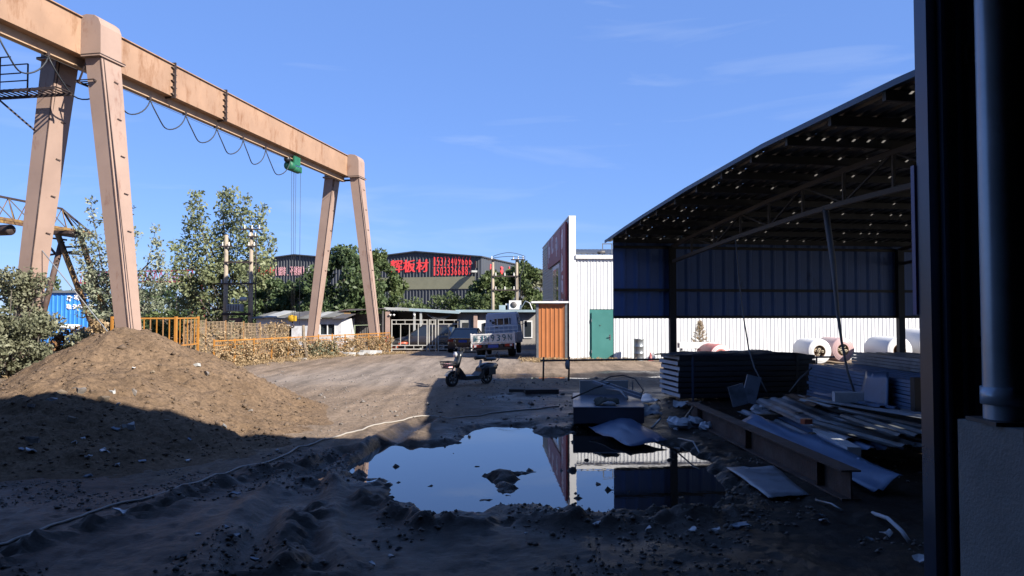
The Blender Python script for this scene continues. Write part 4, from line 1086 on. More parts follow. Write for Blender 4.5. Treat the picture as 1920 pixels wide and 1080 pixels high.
for k, (a, b, z0, z1) in enumerate(ops):
    if k == 1:
        d_ = MB().box(((a + b) / 2 - 0.35, Yw - 0.13, 0.3), (0.45, 0.05, 1.5)).build('door', M['wood'], shk)
        MB().box(((a + b) / 2, Yw + 0.9, 0.2), (b - a + 1, 0.05, 2.0)).build('inner_wall', M['dark_wall'], shk)
    else:
        w_ = MB().box(((a + b) / 2, Yw + 0.03, (z0 + z1) / 2), (b - a, 0.03, z1 - z0)).build('window', M['glass'], shk)
        for xx in ((a, (a + b) / 2, b) if k == 2 else (a, b)): MB().box((xx, Yw - 0.06, (z0 + z1) / 2), (0.05, 0.10, z1 - z0 + 0.05)).build('frame', M['white_trim'] if k == 2 else M['wood'], w_)
rr_ = random.Random(8)
for i in range(8):
    a = xa - 0.25 + (xb - xa + 0.5) * i / 8; b = a + (xb - xa + 0.5) / 8
    zz = 1.70 + rr_.uniform(-.03, .06)
    MB().plate([(a, Yw - 0.45, zz), (b + 0.05, Yw - 0.45, zz + 0.01), (b + 0.05, Yw + 4.1, zz + 0.40), (a, Yw + 4.1, zz + 0.42)], 0.05).build('roof_panel', [M['asbestos'], M['fascia_pale'], M['asbestos'], M['steel_grey']][i % 4], shk)
# dark lean-to
Yc = 50.0
cp = thing('lean_to', 'dark open lean-to with striped rear wall beside the far crane leg', 'shed', (onX(690, Yc), Yc, -0.4))
xa, xb = onX(641, Yc), onX(722, Yc)
for i in range(6):
    w = (xb - xa) / 6
    MB().corr((xa + w * i, Yc + 1.6, -0.6), (1, 0, 0), (0, 0, 1), (0, -1, 0), w - 0.004, 2.55, 0.14, 0.03, 0.5).build('wall_sheet', M['steel_grey'], cp)
    MB().plate([(xa + w * i - 0.1, Yc - 0.5, 2.15 + 0.03 * i), (xa + w * (i + 1) - 0.1, Yc - 0.5, 2.18 + 0.03 * i), (xa + w * (i + 1), Yc + 2.2, 2.3), (xa + w * i, Yc + 2.2, 2.3)], 0.05).build('roof_panel', M['rust'] if i % 3 == 0 else M['steel_grey'], cp)
for xx in (xa + 0.08, xb - 0.08): MB().box((xx, Yc - 0.3, 0.8), (0.1, 0.1, 2.7)).build('post', M['steel_grey'], cp)
MB().box((xa + 0.45, Yc - 0.35, 1.55), (0.42, 0.3, 0.95)).build('hanging_board', M['tan_box'], cp)
MB().bar((xa + 0.9, Yc - 0.4, 1.2), (xb - 0.2, Yc - 0.4, 1.25), 0.03).bar((xa + 0.95, Yc - 0.4, 0.3), (xa + 0.95, Yc - 0.4, 1.2), 0.04).build('washing_line', mat('pale_green_pipe', (0.5, 0.6, 0.4), 0.6), cp)
# carport behind the gate
Yp = 51.0
cq = thing('carport', 'open carport with drooping pale roof edge behind the white gate', 'carport', (onX(800, Yp), Yp, -0.4))
xa, xb = onX(722, Yp), onX(862, Yp)
for i in range(6):
    a = xa + (xb - xa) * i / 6; b = xa + (xb - xa) * (i + 1) / 6
    z0 = 2.34 - 0.045 * i; z1 = 2.34 - 0.045 * (i + 1)
    MB().plate([(a, Yp - 0.3, z0), (b + 0.02, Yp - 0.3, z1), (b + 0.02, Yp + 5.5, z1 + 0.1), (a, Yp + 5.5, z0 + 0.1)], 0.06).build('roof_panel', M['fascia_pale'], cq)
    MB().bar((a, Yp - 0.34, z0 - 0.02), (b, Yp - 0.34, z1 - 0.02), 0.05, 0.17).build('roof_edge', M['fascia_blue'] if i > 1 else M['fascia_pale'], cq)
MB().box(((xa + xb) / 2, Yp + 5.4, 0.7), (xb - xa, 0.1, 2.9)).build('rear_wall', M['render_wall'], cq)
MB().box((xa + 0.05, Yp + 2.6, 0.7), (0.08, 5.4, 2.9)).build('side_wall', M['dark_wall'], cq)
for px in (728, 778, 790): MB().box((onX(px, Yp), Yp - 0.2, 0.8), (0.14 if px != 728 else 0.3, 0.14, 2.7)).build('post', M['pink_pillar'] if px == 728 else M['fascia_pale'], cq)
for k in range(3):
    pts = [(onX(800, Yp) + 1.7 * f, Yp - 0.1, 1.95 - 0.22 * (k * .4 + 1) * (1 - (2 * f - 1) ** 2)) for f in [i / 8 for i in range(9)]]
    MB().tube(pts, 0.012, 5).build('cable', M['rope'], cq)
for px, py in ((733, 587), (740, 588), (778, 587)): MB().lathe([(0, 0), (0.05, 0.02), (0.09, 0.12), (0.0, 0.14)], (onX(px, Yp), Yp - 0.32, 1.80), n=10).build('lamp', M['white_trim'], cq)
# gatehouse
Yh = 52.0
gh = thing('gatehouse', 'long low rendered building with pale blue fascia behind the truck', 'building', (onX(930, Yh), Yh, -0.4))
xa, xb = onX(858, Yh), onX(1006, Yh)
MB().box(((xa + xb) / 2, Yh + 2.0, 0.72), (xb - xa, 4.0, 2.68)).build('wall', M['render_wall'], gh)
MB().box(((xa + xb) / 2, Yh + 1.9, 2.15), (xb - xa + 0.2, 4.8, 0.16)).build('roof_edge', M['fascia_blue'], gh)
MB().box((onX(892, Yh), Yh - 0.15, 0.75), (0.26, 0.3, 2.35)).build('pillar', M['pink_pillar'], gh)
d_ = MB().box((onX(905, Yh), Yh - 0.03, 0.55), (0.72, 0.06, 1.95)).build('door', M['white_trim'], gh); MB().box((onX(908, Yh), Yh - 0.075, 0.9), (0.3, 0.03, 0.8)).build('pane', M['glass'], d_)
w_ = MB().box((onX(872, Yh), Yh - 0.03, 0.6), (0.75, 0.06, 1.9)).build('door', M['fascia_pale'], gh); MB().box((onX(873, Yh), Yh - 0.075, 0.75), (0.4, 0.03, 1.2)).build('pane', M['glass'], w_)
w_ = MB().box((onX(990, Yh), Yh - 0.03, 0.9), (0.6, 0.06, 1.2)).build('window', M['white_trim'], gh); MB().box((onX(990, Yh), Yh - 0.075, 0.9), (0.45, 0.03, 1.0)).build('pane', M['glass'], w_)
ac = thing('air_conditioner', 'white outdoor air conditioner unit on the blue-edged roof', 'air conditioner', (onX(966, 53), 53, 2.24))
MB().box((onX(966, 53), 53, 2.58), (0.85, 0.35, 0.62)).build('case', M['white_trim'], ac)
MB().lathe([(0.22, 0), (0.22, 0.02), (0.04, 0.03), (0, 0.03)], (onX(963, 53), 52.82, 2.58), (0, -1, 0), 18).build('fan_grille', M['steel_grey'], ac)
MB().box((onX(966, 53), 53, 2.255), (0.8, 0.3, 0.03)).build('feet', M['steel_grey'], ac)
wt_ = thing('roof_clutter', 'pale tarpaulin-covered boxes on the roof beside the air conditioner', 'boxes', (onX(948, 53.2), 53.2, 2.24))
MB().box((onX(944, 53.2), 53.2, 2.40), (0.6, 0.5, 0.32)).build('crate', M['fascia_blue'], wt_)
MB().box((onX(954, 53.2), 53.2, 2.46), (0.45, 0.5, 0.44)).build('crate', M['white_trim'], wt_)
MB().tube([(onX(976, 53), 52.8, 2.3), (onX(985, 53), 52.6, 2.85), (onX(993, 53), 52.4, 2.7), (onX(998, 53), 52.0, 2.2)], 0.03, 6).build('hose', M['white_trim'], wt_)

# ------------------------------------------------------------------ gate
gt = thing('yard_gate', 'off-white tubular steel yard gate with an open top band', 'gate', (onX(790, 47), 47, -0.35))
M['gate_paint'] = mat('off_white_gate_paint', (0.52, 0.50, 0.46), 0.6, var=0.15)
def gp(px, z): return Vector((onX(px, 47.0), 47.0, z))
leafs = [(735, 801), (805, 817), (822, 862)]
for a, b in leafs:
    wdt = onX(b, 47) - onX(a, 47)
    fr = MB()
    for z in (-.23, 0.0, 1.32, 1.57): fr.bar(gp(a, z), gp(b, z), 0.05, 0.05)
    fr.bar(gp(a, -.4), gp(a, 1.6), 0.055).bar(gp(b, -.4), gp(b, 1.6), 0.055)
    f_ = fr.build('gate_frame', M['gate_paint'], gt)
    nb = max(2, int(round(wdt / 0.62)))
    for i in range(1, nb):
        x = onX(a, 47) + wdt * i / nb
        MB().bar((x, 47, 0.0), (x, 47, 1.32), 0.04).build('bar', M['gate_paint'], f_)
    for i in range(1, 2 * nb):
        x = onX(a, 47) + wdt * i / (2 * nb)
        if i % 2: MB().bar((x, 47, 1.32), (x, 47, 1.57), 0.035).bar((x, 47, -.23), (x, 47, 0.0), 0.035).build('bar', M['gate_paint'], f_)

# ------------------------------------------------------------------ fences on the left
M['orange_paint'] = mat('orange_barrier_paint', (0.62, 0.27, 0.045), 0.55, var=0.15, stain=(0.35, 0.17, 0.07), stain_amt=0.4)
M['orange_faded'] = mat('faded_orange_wire', (0.50, 0.27, 0.11), 0.7, var=0.2)
FA = Vector((FENCE_A[0], FENCE_A[1], 0)); FD = Vector((FENCE_D[0], FENCE_D[1], 0))
vf = thing('vine_fence', 'low orange wire fence overgrown with dry vines along the lane', 'fence', tuple(FA))
L = 13.2; nP = 12
for i in range(nP + 1):
    p = FA + FD * (L * i / nP); z = gz(p.x, p.y)
    MB().bar(p + Vector((0, 0, z - 0.1)), p + Vector((0, 0, z + (1.02 if i > 4 else 0.98))), 0.05).build('post', M['orange_paint'], vf)
for z in (0.15, 0.38, 0.60, 0.80, 0.96):
    MB().bar(FA + Vector((0, 0, z)), FA + FD * L + Vector((0, 0, z)), 0.022 if z < 0.9 else 0.04).build('rail', M['orange_paint'] if z > 0.7 else M['orange_faded'], vf)
for i in range(120):
    p = FA + FD * (L * (i + 0.5) / 120)
    MB().bar(p + Vector((0, 0, 0.05)), p + Vector((0, 0, 0.95)), 0.012).build('wire', M['orange_faded'], vf)
A0_ = FA + Vector((-0.95, -0.3, 0)); A1_ = FA + FD * 6.3 + Vector((-1.7, 2.0, 0))
rsv = np.random.RandomState(9); cs = []; rr = []
for k in range(360):
    p = FA + FD * rsv.uniform(0, L); zc_ = rsv.uniform(0.05, 0.85) ** 1.2
    cs.append((p.x + rsv.normal() * .12, p.y + rsv.normal() * .12, zc_)); rr.append(rsv.uniform(.10, .26))
for k in range(170):
    p = A0_ + (A1_ - A0_) * rsv.rand(); cs.append((p.x + rsv.normal() * .1, p.y + .12 + rsv.normal() * .1, rsv.uniform(.1, 1.5))); rr.append(rsv.uniform(.12, .3))
o = leaf_cloud('dry_vines', cs, rr, [42] * 360 + [26] * 170, 0.045, 21, M['leaf_dry']); setp(o, 'dry straw-coloured vines tangled in the wire fence', 'vines', kind='stuff')
cs2 = [c for k, c in enumerate(cs) if 0.42 < ((c[0] - FA.x) * FD.x + (c[1] - FA.y) * FD.y) / L < 0.62 and c[2] < 0.6]
o = leaf_cloud('green_vines', cs2, [0.2] * len(cs2), [45] * len(cs2), 0.05, 22, M['leaf_dusty']); setp(o, 'patch of greener vines low on the wire fence', 'vines', kind='stuff')
p = FA + FD * 5.4
lp_ = MB().tube([p + Vector((0.25, -0.2, -0.05)), p + Vector((0.05, 0, 0.8)), p + Vector((0.0, 0.1, 1.45))], [0.09, 0.08, 0.06], 8).build('leaning_post', M['wood']); setp(lp_, 'weathered wooden post leaning against the vine fence', 'post')
# brown netting screen behind
nt_ = thing('netting_screen', 'higher brown netting screen stretched behind the vine fence', 'screen', tuple(FA + Vector((-1.6, 0.6, 0))))
A0 = FA + Vector((-0.95, -0.3, 0)); A1 = FA + FD * 6.3 + Vector((-1.7, 2.0, 0))
M['netting'] = mat('brown_netting', (0.44, 0.32, 0.205), 0.9, var=0.35, scale=5, stain=(0.15, 0.12, 0.08), stain_amt=0.5, stain_scale=3)
for i in range(6):
    a = A0 + (A1 - A0) * (i / 6); b = A0 + (A1 - A0) * ((i + 1) / 6)
    vs = []; fs = []; mseg = 8
    for j in range(mseg + 1):
        q = a + (b - a) * (j / mseg); w = 0.05 * math.sin(j * 2.3 + i)
        vs += [(q.x + w, q.y - w, 0.0), (q.x - w, q.y, 0.9), (q.x + w * .6, q.y, 1.72 - 0.07 * math.sin(math.pi * j / mseg) - 0.05 * i)]
    for j in range(mseg): fs += [(3 * j, 3 * j + 3, 3 * j + 4, 3 * j + 1), (3 * j + 1, 3 * j + 4, 3 * j + 5, 3 * j + 2)]
    nw = MB(); Lq = (b - a).length; kk_ = int(Lq / 0.055)
    for j in range(kk_):
        q = a + (b - a) * (j / kk_); w = 0.02 * math.sin(j * 1.3 + i)
        nw.bar((q.x + w, q.y, 0.02), (q.x - w, q.y, 1.70 - 0.05 * i), 0.013)
    for j in range(14): z = 0.06 + (1.62 - 0.05 * i) * j / 13; nw.bar(a + Vector((0, 0, z)), b + Vector((0, 0, z - 0.006)), 0.015)
    nw.build('net_panel', M['netting'], nt_)
    MB().bar(a + Vector((0, 0, -0.1)), a + Vector((0, 0, 1.78 - 0.05 * i)), 0.04).build('post', M['orange_faded'], nt_)
iv = bush('ivy clump with pale green leaves climbing over the netting screen', (onX(437, 30.5), 30.5, 0.0), 1.75, 0.36, 900, 0.06, M['leaf_dusty'], 77, cat='ivy')
# orange barrier panels
def barrier(p0, p1, label, z1=1.78, zm=0.86, n=9, low=True):
    p0 = Vector(p0); p1 = Vector(p1)
    t = thing('crowd_barrier', label, 'barrier', tuple(p0), group='orange barriers')
    up = Vector((0, 0, 1))
    for q in (p0, p1): MB().bar(q - up * 0.05, q + up * (z1 + 0.06), 0.07).build('post', M['orange_paint'], t)
    for z in (z1, zm, 0.12): MB().bar(p0 + up * z, p1 + up * z, 0.045).build('rail', M['orange_paint'], t)
    for i in range(1, n):
        q = p0 + (p1 - p0) * (i / n)
        MB().bar(q + up * zm, q + up * z1, 0.028).build('bar', M['orange_paint'] if i % 2 else M['orange_faded'], t)
        if low and i % 2 == 0: MB().bar(q + up * 0.12, q + up * zm, 0.022).build('bar', M['orange_faded'], t)
barrier((onX(211, 24.6), 24.6, 0), (onX(330, 24.9), 24.9, 0), 'wide orange barred barrier panel behind the dirt heap top', n=10)
barrier((onX(331, 25.2), 25.2, 0), (onX(372, 27.2), 27.2, 0), 'narrow orange barrier panel next to the netting screen', n=6)
# guy wire, pipe and concrete lumps
o = MB().tube([(onX(60, 23.2), 23.2, 4.2), AT(205, 626, 22.0)], 0.018, 5).build('guy_wire', M['rope']); setp(o, 'pale guy wire slanting from the crane leg to the ground', 'wire')
o = MB().tube([AT(78, 611, 29), AT(148, 613, 29)], 0.09, 12).build('white_pipe', M['white_trim']); setp(o, 'white pipe lying across the bushes beside the crane foot', 'pipe')
for k, (px, Yq, s_) in enumerate(((600, 35.0, .3), (628, 36, .22), (650, 36.5, .35), (668, 37, .3), (690, 37.6, .24), (540, 31.5, .2))):
    p = FA + FD * ((Yq - 27) / FD.y) + Vector((0.35, -0.1, 0))
    r_ = random.Random(k)
    o = MB().prism([p + Vector((s_ * math.cos(a) * r_.uniform(.8, 1.2), s_ * .5 * math.sin(a), 0.0)) for a in [i * 6.283 / 7 for i in range(7)]], (0.02, 0.05, s_ * .55)).build('concrete_lump', M['concrete'])
    setp(o, 'broken pale concrete lump lying at the foot of the vine fence', 'rubble', group='concrete lumps along the fence')
# dry grass along the fence and wall foot
cs = []; 
for k in range(520):
    f = rsv.rand()
    if k < 300: p = FA + FD * (f * (L + 1)) + Vector((0.45 * abs(rsv.normal()), 0, 0)); 
    elif k < 380: p = Vector((rsv.uniform(1.0, 5.0), 31.4 - 0.5 * abs(rsv.normal()), 0))
    elif k < 430: p = Vector((rsv.uniform(0.3, 1.2), 30.8 + 0.7 * rsv.normal(), 0))
    else: p = Vector((rsv.uniform(-18, -12), 22.6 + 0.7 * rsv.normal(), 0))
    cs.append((p.x, p.y, gz(p.x, p.y) + 0.05))
o = leaf_cloud('dry_grass', cs, [0.16] * len(cs), [22] * len(cs), 0.07, 23, M['leaf_dry'], squash=0.5, slim=0.12); setp(o, 'tufts of dry grass along the fence and wall foot', 'grass', kind='stuff')

# ------------------------------------------------------------------ pole frames with transformer
M['pole'] = mat('pale_concrete_pole', (0.46, 0.38, 0.29), 0.85, var=0.15, stain=(0.2, 0.17, 0.14), stain_amt=0.35)
M['porcelain'] = mat('white_insulator', (0.7, 0.68, 0.64), 0.3, var=0.1)
def pole_frame(Y, pxs, tops, zb, label, arms, r=0.15):
    t = thing('pole_frame', label, 'utility poles', (onX((pxs[0] + pxs[1]) / 2, Y), Y, zb))
    for px, zt in zip(pxs, tops):
        MB().tube([(onX(px, Y), Y, zb), (onX(px, Y), Y, zt)], [r * 1.15, r * 0.75], 12).build('pole', M['pole'], t)
    for px0, px1, z, ins in arms:
        a = MB().bar((onX(px0, Y), Y - r - 0.03, z), (onX(px1, Y), Y - r - 0.03, z), 0.07, 0.09).build('cross_arm', M['crane_dark'], t)
        for k in range(ins):
            x = onX(px0 + (px1 - px0) * (k + 0.5) / ins, Y)
            MB().lathe([(0.05, 0), (0.05, 0.04), (0.03, 0.05), (0.05, 0.10), (0.03, 0.14), (0.045, 0.2), (0, 0.22)], (x, Y - r - 0.03, z + 0.045), n=8).build('insulator', M['porcelain'], a)
    return t
Yq = 48.0
pf_ = pole_frame(Yq, (423, 470), (ph(440, Yq), ph(426, Yq)), -0.85, 'pair of pale concrete poles carrying cross arms and a grey transformer',
    [(452, 493, ph(430, Yq), 3), (464, 484, ph(444, Yq), 2), (412, 436, ph(462, Yq), 2), (462, 482, ph(462, Yq), 2), (420, 474, ph(492, Yq), 0), (408, 480, ph(532, Yq), 4), (418, 472, ph(590, Yq), 0), (418, 472, ph(588, Yq), 0)])
M['tf'] = mat('grey_transformer_paint', (0.42, 0.44, 0.46), 0.5, var=0.1)
tf_ = MB().box((onX(446, Yq), Yq - 0.35, ph(577, Yq)), (0.85, 0.5, 0.46)).build('transformer', M['tf'], pf_)
for k in range(6): MB().box((onX(434 + 4.8 * k, Yq), Yq - 0.66, ph(577, Yq)), (0.05, 0.16, 0.38)).build('radiator_fin', M['tf'], tf_)
MB().lathe([(0, 0), (0.13, 0), (0.13, 0.4), (0, 0.4)], (onX(454, Yq), Yq - 0.35, ph(561, Yq)), (1, 0, 0), 12).build('conservator', M['fascia_pale'], tf_)
for k in range(3): MB().lathe([(0.05, 0), (0.03, 0.08), (0.05, 0.12), (0.025, 0.26), (0, 0.27)], (onX(438 + 6 * k, Yq), Yq - 0.35, ph(568, Yq)), n=8).build('bushing', M['porcelain'], tf_)
MB().box((onX(446, Yq), Yq - 0.3, ph(602, Yq)), (0.7, 0.4, 0.4)).build('meter_box', mat('brown_box', (0.14, 0.06, 0.05), 0.7), pf_)
MB().tube([(onX(480, Yq), Yq - 0.1, ph(450, Yq)), (onX(480, Yq), Yq - 0.1, -0.5)], 0.035, 6).build('conduit', M['crane_dark'], pf_)
MB().bar((onX(462, Yq), Yq - 0.25, ph(534, Yq)), (onX(468, Yq), Yq - 0.2, ph(546, Yq)), 0.06).build('stay', M['porcelain'], pf_)
Yq2 = 56.0
pf2_ = pole_frame(Yq2, (924, 969), (ph(486, Yq2), ph(487, Yq2)), -0.4, 'pair of thin white poles with cross arms behind the gatehouse',
    [(921, 972, ph(518, Yq2), 3), (921, 972, ph(544, Yq2), 3), (914, 930, ph(487, Yq2), 1), (958, 985, ph(487, Yq2), 3)], r=0.13)
for z_ in (484, 481):
    pts = [(onX(924 + (985 - 924) * f, Yq2), Yq2 - 0.2, ph(z_, Yq2) + 0.28 * math.sin(math.pi * f) * (1 if z_ == 481 else .4)) for f in [i / 10 for i in range(11)]]
    MB().tube(pts, 0.022, 5).build('cable', M['cable'], pf2_)
MB().tube([(onX(980, Yq2), Yq2 - 0.2, ph(486, Yq2)), (onX(984, Yq2), Yq2 - .2, ph(495, Yq2)), (onX(975, Yq2), Yq2 - .2, ph(520, Yq2)), (onX(975, Yq2), Yq2 - .2, 0.5)], 0.025, 5).build('cable', M['cable'], pf2_)
o = MB().tube([(onX(998, 70), 70, -0.4), (onX(998, 70), 70, ph(504, 70))], [0.16, 0.10], 10).build('thin_pole', M['pole']); setp(o, 'single slim pale pole among the trees by the parapet', 'pole')

# ------------------------------------------------------------------ yellow lattice crane and red lattice crane far left
M['yel_rust'] = mat('yellow_rusty_paint', (0.42, 0.25, 0.07), 0.75, var=0.3, scale=3, stain=(0.14, 0.07, 0.045), stain_amt=0.75, stain_scale=1.6)
yc = thing('lattice_crane', 'old rusty yellow lattice gantry crane with tubular legs', 'gantry crane', (onX(130, 50), 50, -0.85))
ZB = 7.4
def yP(f, n, z):   # f metres along from the end towards the camera, n across
    d = Vector((-0.11, -1, 0)).normalized(); c = Vector((1, -0.11, 0)).normalized()
    return Vector((-28.9, 51.0, 0)) + d * f + c * n + Vector((0, 0, z))
for n_ in (-0.55, 0.55):
    MB().bar(yP(0, n_, ZB), yP(16, n_, ZB), 0.14, 0.16).build('bottom_chord', M['yel_rust'], yc)
MB().bar(yP(2.2, 0, ZB + 1.35), yP(16, 0, ZB + 1.35), 0.12).bar(yP(0, 0.5, ZB), yP(2.2, 0, ZB + 1.35), 0.10).bar(yP(0, -0.5, ZB), yP(2.2, 0, ZB + 1.35), 0.10).build('top_chord', M['crane_dark'], yc)
for k in range(10):
    f = 0.9 + 1.5 * k
    for n_ in (-0.55, 0.55):
        MB().bar(yP(f, n_, ZB), yP(f + 1.3, 0, ZB + 1.35), 0.05).build('lacing', M['steel_grey'], yc)
        MB().bar(yP(f + 1.5, n_, ZB), yP(f + 1.3, 0, ZB + 1.35), 0.04).build('lacing', M['yel_rust'], yc)
MB().hexa([yP(0, -.8, ZB - .3), yP(2.6, -.8, ZB - .3), yP(2.6, .8, ZB - .3), yP(0, .8, ZB - .3)][::-1], [yP(0, -.8, ZB - .1), yP(2.6, -.8, ZB - .1), yP(2.6, .8, ZB - .1), yP(0, .8, ZB - .1)][::-1]).build('head_beam', M['crane_dark'], yc)
Yl = 50.0
legs = [((104, 428), (176, 618), M['yel_rust']), ((148, 434), (206, 618), M['yel_rust']), ((116, 452), (72, 625), M['rust']), ((84, 436), (60, 625), M['rust'])]
for (a, b, m_) in legs:
    A_ = AT(a[0], a[1], Yl + (0 if a[0] > 100 else 1.2)); B_ = AT(b[0], b[1], Yl); B_ = A_ + (B_ - A_) * ((A_.z + 0.85) / (A_.z - B_.z))
    MB().tube([A_, B_], 0.19, 8).build('leg', m_, yc)
for a, b in (((78, 444), (125, 450)), ((78, 480), (135, 472)), ((108, 464), (150, 462)), ((130, 475), (160, 478)), ((82, 450), (104, 476)), ((155, 528), (180, 530)), ((66, 527), (98, 525)), ((170, 575), (196, 575))):
    MB().bar(AT(a[0], a[1], Yl), AT(b[0], b[1], Yl), 0.12).build('tie', M['crane_dark'] if b[1] < 500 else M['yel_rust'], yc)
hz = MB().lathe([(0, 0), (0.3, 0.02), (0.33, 0.1), (0.33, 1.0), (0.3, 1.08), (0, 1.1)], AT(-4, 432, 46), (1, -0.3, 0), 14).build('hoist', M['crane_dark'], yc)
rc = thing('red_lattice_crane', 'slim red lattice crane girder far beyond the bushes', 'gantry crane', (onX(300, 85), 85, -0.85))
M['red_paint'] = mat('faded_red_crane_paint', (0.48, 0.05, 0.09), 0.6, var=0.15)
Yr = 85.0
def rP(px, py): return AT(px, py, Yr)
MB().bar(rP(150, 511), rP(385, 506), 0.14).build('top_chord', M['red_paint'], rc); 
for dy in (-0.4, 0.4): MB().bar(rP(150, 531) + Vector((0, dy, 0)), rP(385, 527) + Vector((0, dy, 0)), 0.16, 0.2).build('bottom_chord', M['red_paint'], rc)
for k in range(24):
    a = 150 + 235 * k / 24; m_ = a + 235 / 48; b = a + 235 / 24
    MB().bar(rP(a, 530.5 - 0.017 * (a - 150)), rP(m_, 511 - 0.021 * (m_ - 150)), 0.07).build('lacing', M['red_paint'], rc)
    MB().bar(rP(m_, 511 - 0.021 * (m_ - 150)), rP(b, 530.5 - 0.017 * (b - 150)), 0.07).build('lacing', M['red_paint'], rc)
MB().bar(rP(366, 527), rP(358, 606), 0.2).bar(rP(376, 527), rP(384, 606), 0.2).build('leg', M['red_paint'], rc)
bs_ = thing('blue_site_hut', 'bright blue site hut with white lettering marks and grey roof beyond the hedge', 'hut', (onX(118, 66), 66, -0.85))
Yb = 66.0
M['blue_hut'] = mat('bright_blue_hut', (0.06, 0.38, 1.1), 0.5, var=0.06)
for i in range(6):
    xa_ = onX(68, Yb); xb_ = onX(166, Yb); w = (xb_ - xa_) / 6
    MB().corr((xa_ + w * i, Yb, -0.9), (1, 0, 0), (0, 0, 1), (0, -1, 0), w - 0.01, ph(549, Yb) + 0.9, 0.4, 0.04).build('wall_panel', M['blue_hut'], bs_)
MB().box((onX(117, Yb), Yb + 1.6, ph(547, Yb)), (onX(166, Yb) - onX(66, Yb), 3.6, 0.2)).build('roof', M['roof_grey'], bs_)
MB().box((onX(84, Yb), Yb - 0.06, 1.9), (0.55, 0.05, 4.2)).build('door', mat('cream_door', (0.45, 0.42, 0.3), 0.6), bs_)
g2 = random.Random(5)
for r_, (x0, n_, sz) in enumerate(((124, 4, 0.62), (125, 5, 0.46))):
    for k in range(n_):
        mb = MB(); glyph(mb, Vector((onX(x0, Yb) + k * sz * (1.05 if r_ == 0 else 1.08), Yb - 0.07, 3.05 - 0.68 * r_)), Vector((1, 0, 0)), Vector((0, 0, 1)), sz, g2, 0.03); mb.build('character', M['white_letter'], bs_)
# ------------------------------------------------------------------ vehicles
M['tyre'] = mat('tyre_rubber', (0.018, 0.018, 0.018), 0.85, var=0.2, local=True)
M['alloy'] = mat('wheel_alloy', (0.42, 0.43, 0.45), 0.35, metal=0.7, var=0.1, local=True)
M['truck_paint'] = mat('truck_pale_blue_grey', (0.62, 0.68, 0.82), 0.4, var=0.08, stain=(0.2, 0.2, 0.22), stain_amt=0.3)
M['bed_paint'] = mat('truck_bed_dirty_white', (0.78, 0.77, 0.76), 0.6, var=0.15, scale=3, stain=(0.33, 0.26, 0.22), stain_amt=0.5, stain_scale=3)
M['car_black'] = mat('glossy_dark_blue_paint', (0.010, 0.013, 0.030), 0.12, var=0.05, spec=0.7)
M['car_grey'] = mat('dark_grey_car_paint', (0.055, 0.05, 0.055), 0.2, var=0.05, spec=0.6)
M['tail_red'] = mat('red_lamp_lens', (0.45, 0.02, 0.02), 0.2, var=0.05)
M['plate_blue'] = mat('blue_number_plate', (0.02, 0.08, 0.45), 0.4, var=0.05)
M['sign_teal'] = mat('teal_stencil_paint', (0.01, 0.14, 0.20), 0.6, var=0.1)
M['chrome'] = mat('chrome', (0.7, 0.7, 0.72), 0.15, metal=1.0, var=0.03)
M['head_lens'] = mat('headlamp_lens', (0.75, 0.76, 0.78), 0.1, var=0.03)
def wheel(par, c, r, w, axis=(1, 0, 0), spokes=5, rimm=None):
    c = Vector(c); ax = Vector(axis).normalized()
    ty = MB().lathe([(r * .62, -w / 2), (r * .93, -w / 2), (r, -w * .3), (r, w * .3), (r * .93, w / 2), (r * .62, w / 2)], c, ax, 22).build('wheel', M['tyre'], par)
    rm = MB().lathe([(r * .62, -w * .48), (r * .58, -w * .30), (r * .15, -w * .25), (0, -w * .25)], c, ax, 22).lathe([(0, w * .25), (r * .15, w * .25), (r * .58, w * .30), (r * .62, w * .48)], c, ax, 22)
    rm.build('rim', M['black'], ty)
    ref = Vector((0, 0, 1)); b = ax.cross(ref).normalized()
    sp = MB()
    for k in range(spokes):
        t = 6.2832 * k / spokes; d = b * math.cos(t) + ref * math.sin(t)
        for sg in (-1, 1): sp.bar(c + d * r * .1 + ax * sg * w * .30, c + d * r * .60 + ax * sg * w * .40, r * .16, w * .1, up=ax)
    sp.lathe([(r * .56, -w * .46), (r * .64, -w * .46), (r * .64, -w * .40)], c, ax, 22).lathe([(r * .64, w * .40), (r * .64, w * .46), (r * .56, w * .46)], c, ax, 22)
    sp.build('spokes', rimm or M['alloy'], ty)
    return ty
def loft(mb, rings, smooth=True, capA=True, capB=True):
    n = len(rings[0]); base = len(mb.v)
    vs = [p for r in rings for p in r]; fs = []
    for i in range(len(rings) - 1):
        for k in range(n): fs.append((i * n + k, i * n + (k + 1) % n, (i + 1) * n + (k + 1) % n, (i + 1) * n + k))
    mb.add(vs, fs, smooth)
    if capA: mb.f.append(tuple(base + k for k in range(n))[::-1]); mb.sm.append(False)
    if capB: mb.f.append(tuple(base + (len(rings) - 1) * n + k for k in range(n))); mb.sm.append(False)
    return mb

# --- small drop-side truck seen from behind (local: +y = forward, origin under the tailgate)
tk_loc = Vector((onX(926, 33.2), 33.2, gz(onX(926, 33.2), 33.2)))
tk = thing('light_truck', 'pale blue-grey light truck with dirty white drop-side bed seen from behind', 'truck', tuple(tk_loc), local=True)
tk.rotation_euler = (0, R(-3.0), R(-7))
HW = 0.96
MB().box((-0.38, 2.1, 0.50), (0.12, 4.4, 0.16)).box((0.38, 2.1, 0.50), (0.12, 4.4, 0.16)).box((0, 0.1, 0.5), (1.5, 0.1, 0.12)).box((0, 1.0, 0.36), (1.2, 0.14, 0.14)).lathe([(0, 0), (0.14, 0.02), (0.14, 0.7), (0, 0.72)], (0.15, 1.6, 0.42), (0, 1, 0), 10).build('chassis', M['steel_dark'], tk)
MB().box((0, 1.45, 0.63), (2 * HW - 0.02, 2.9, 0.07)).build('bed_floor', M['bed_paint'], tk)
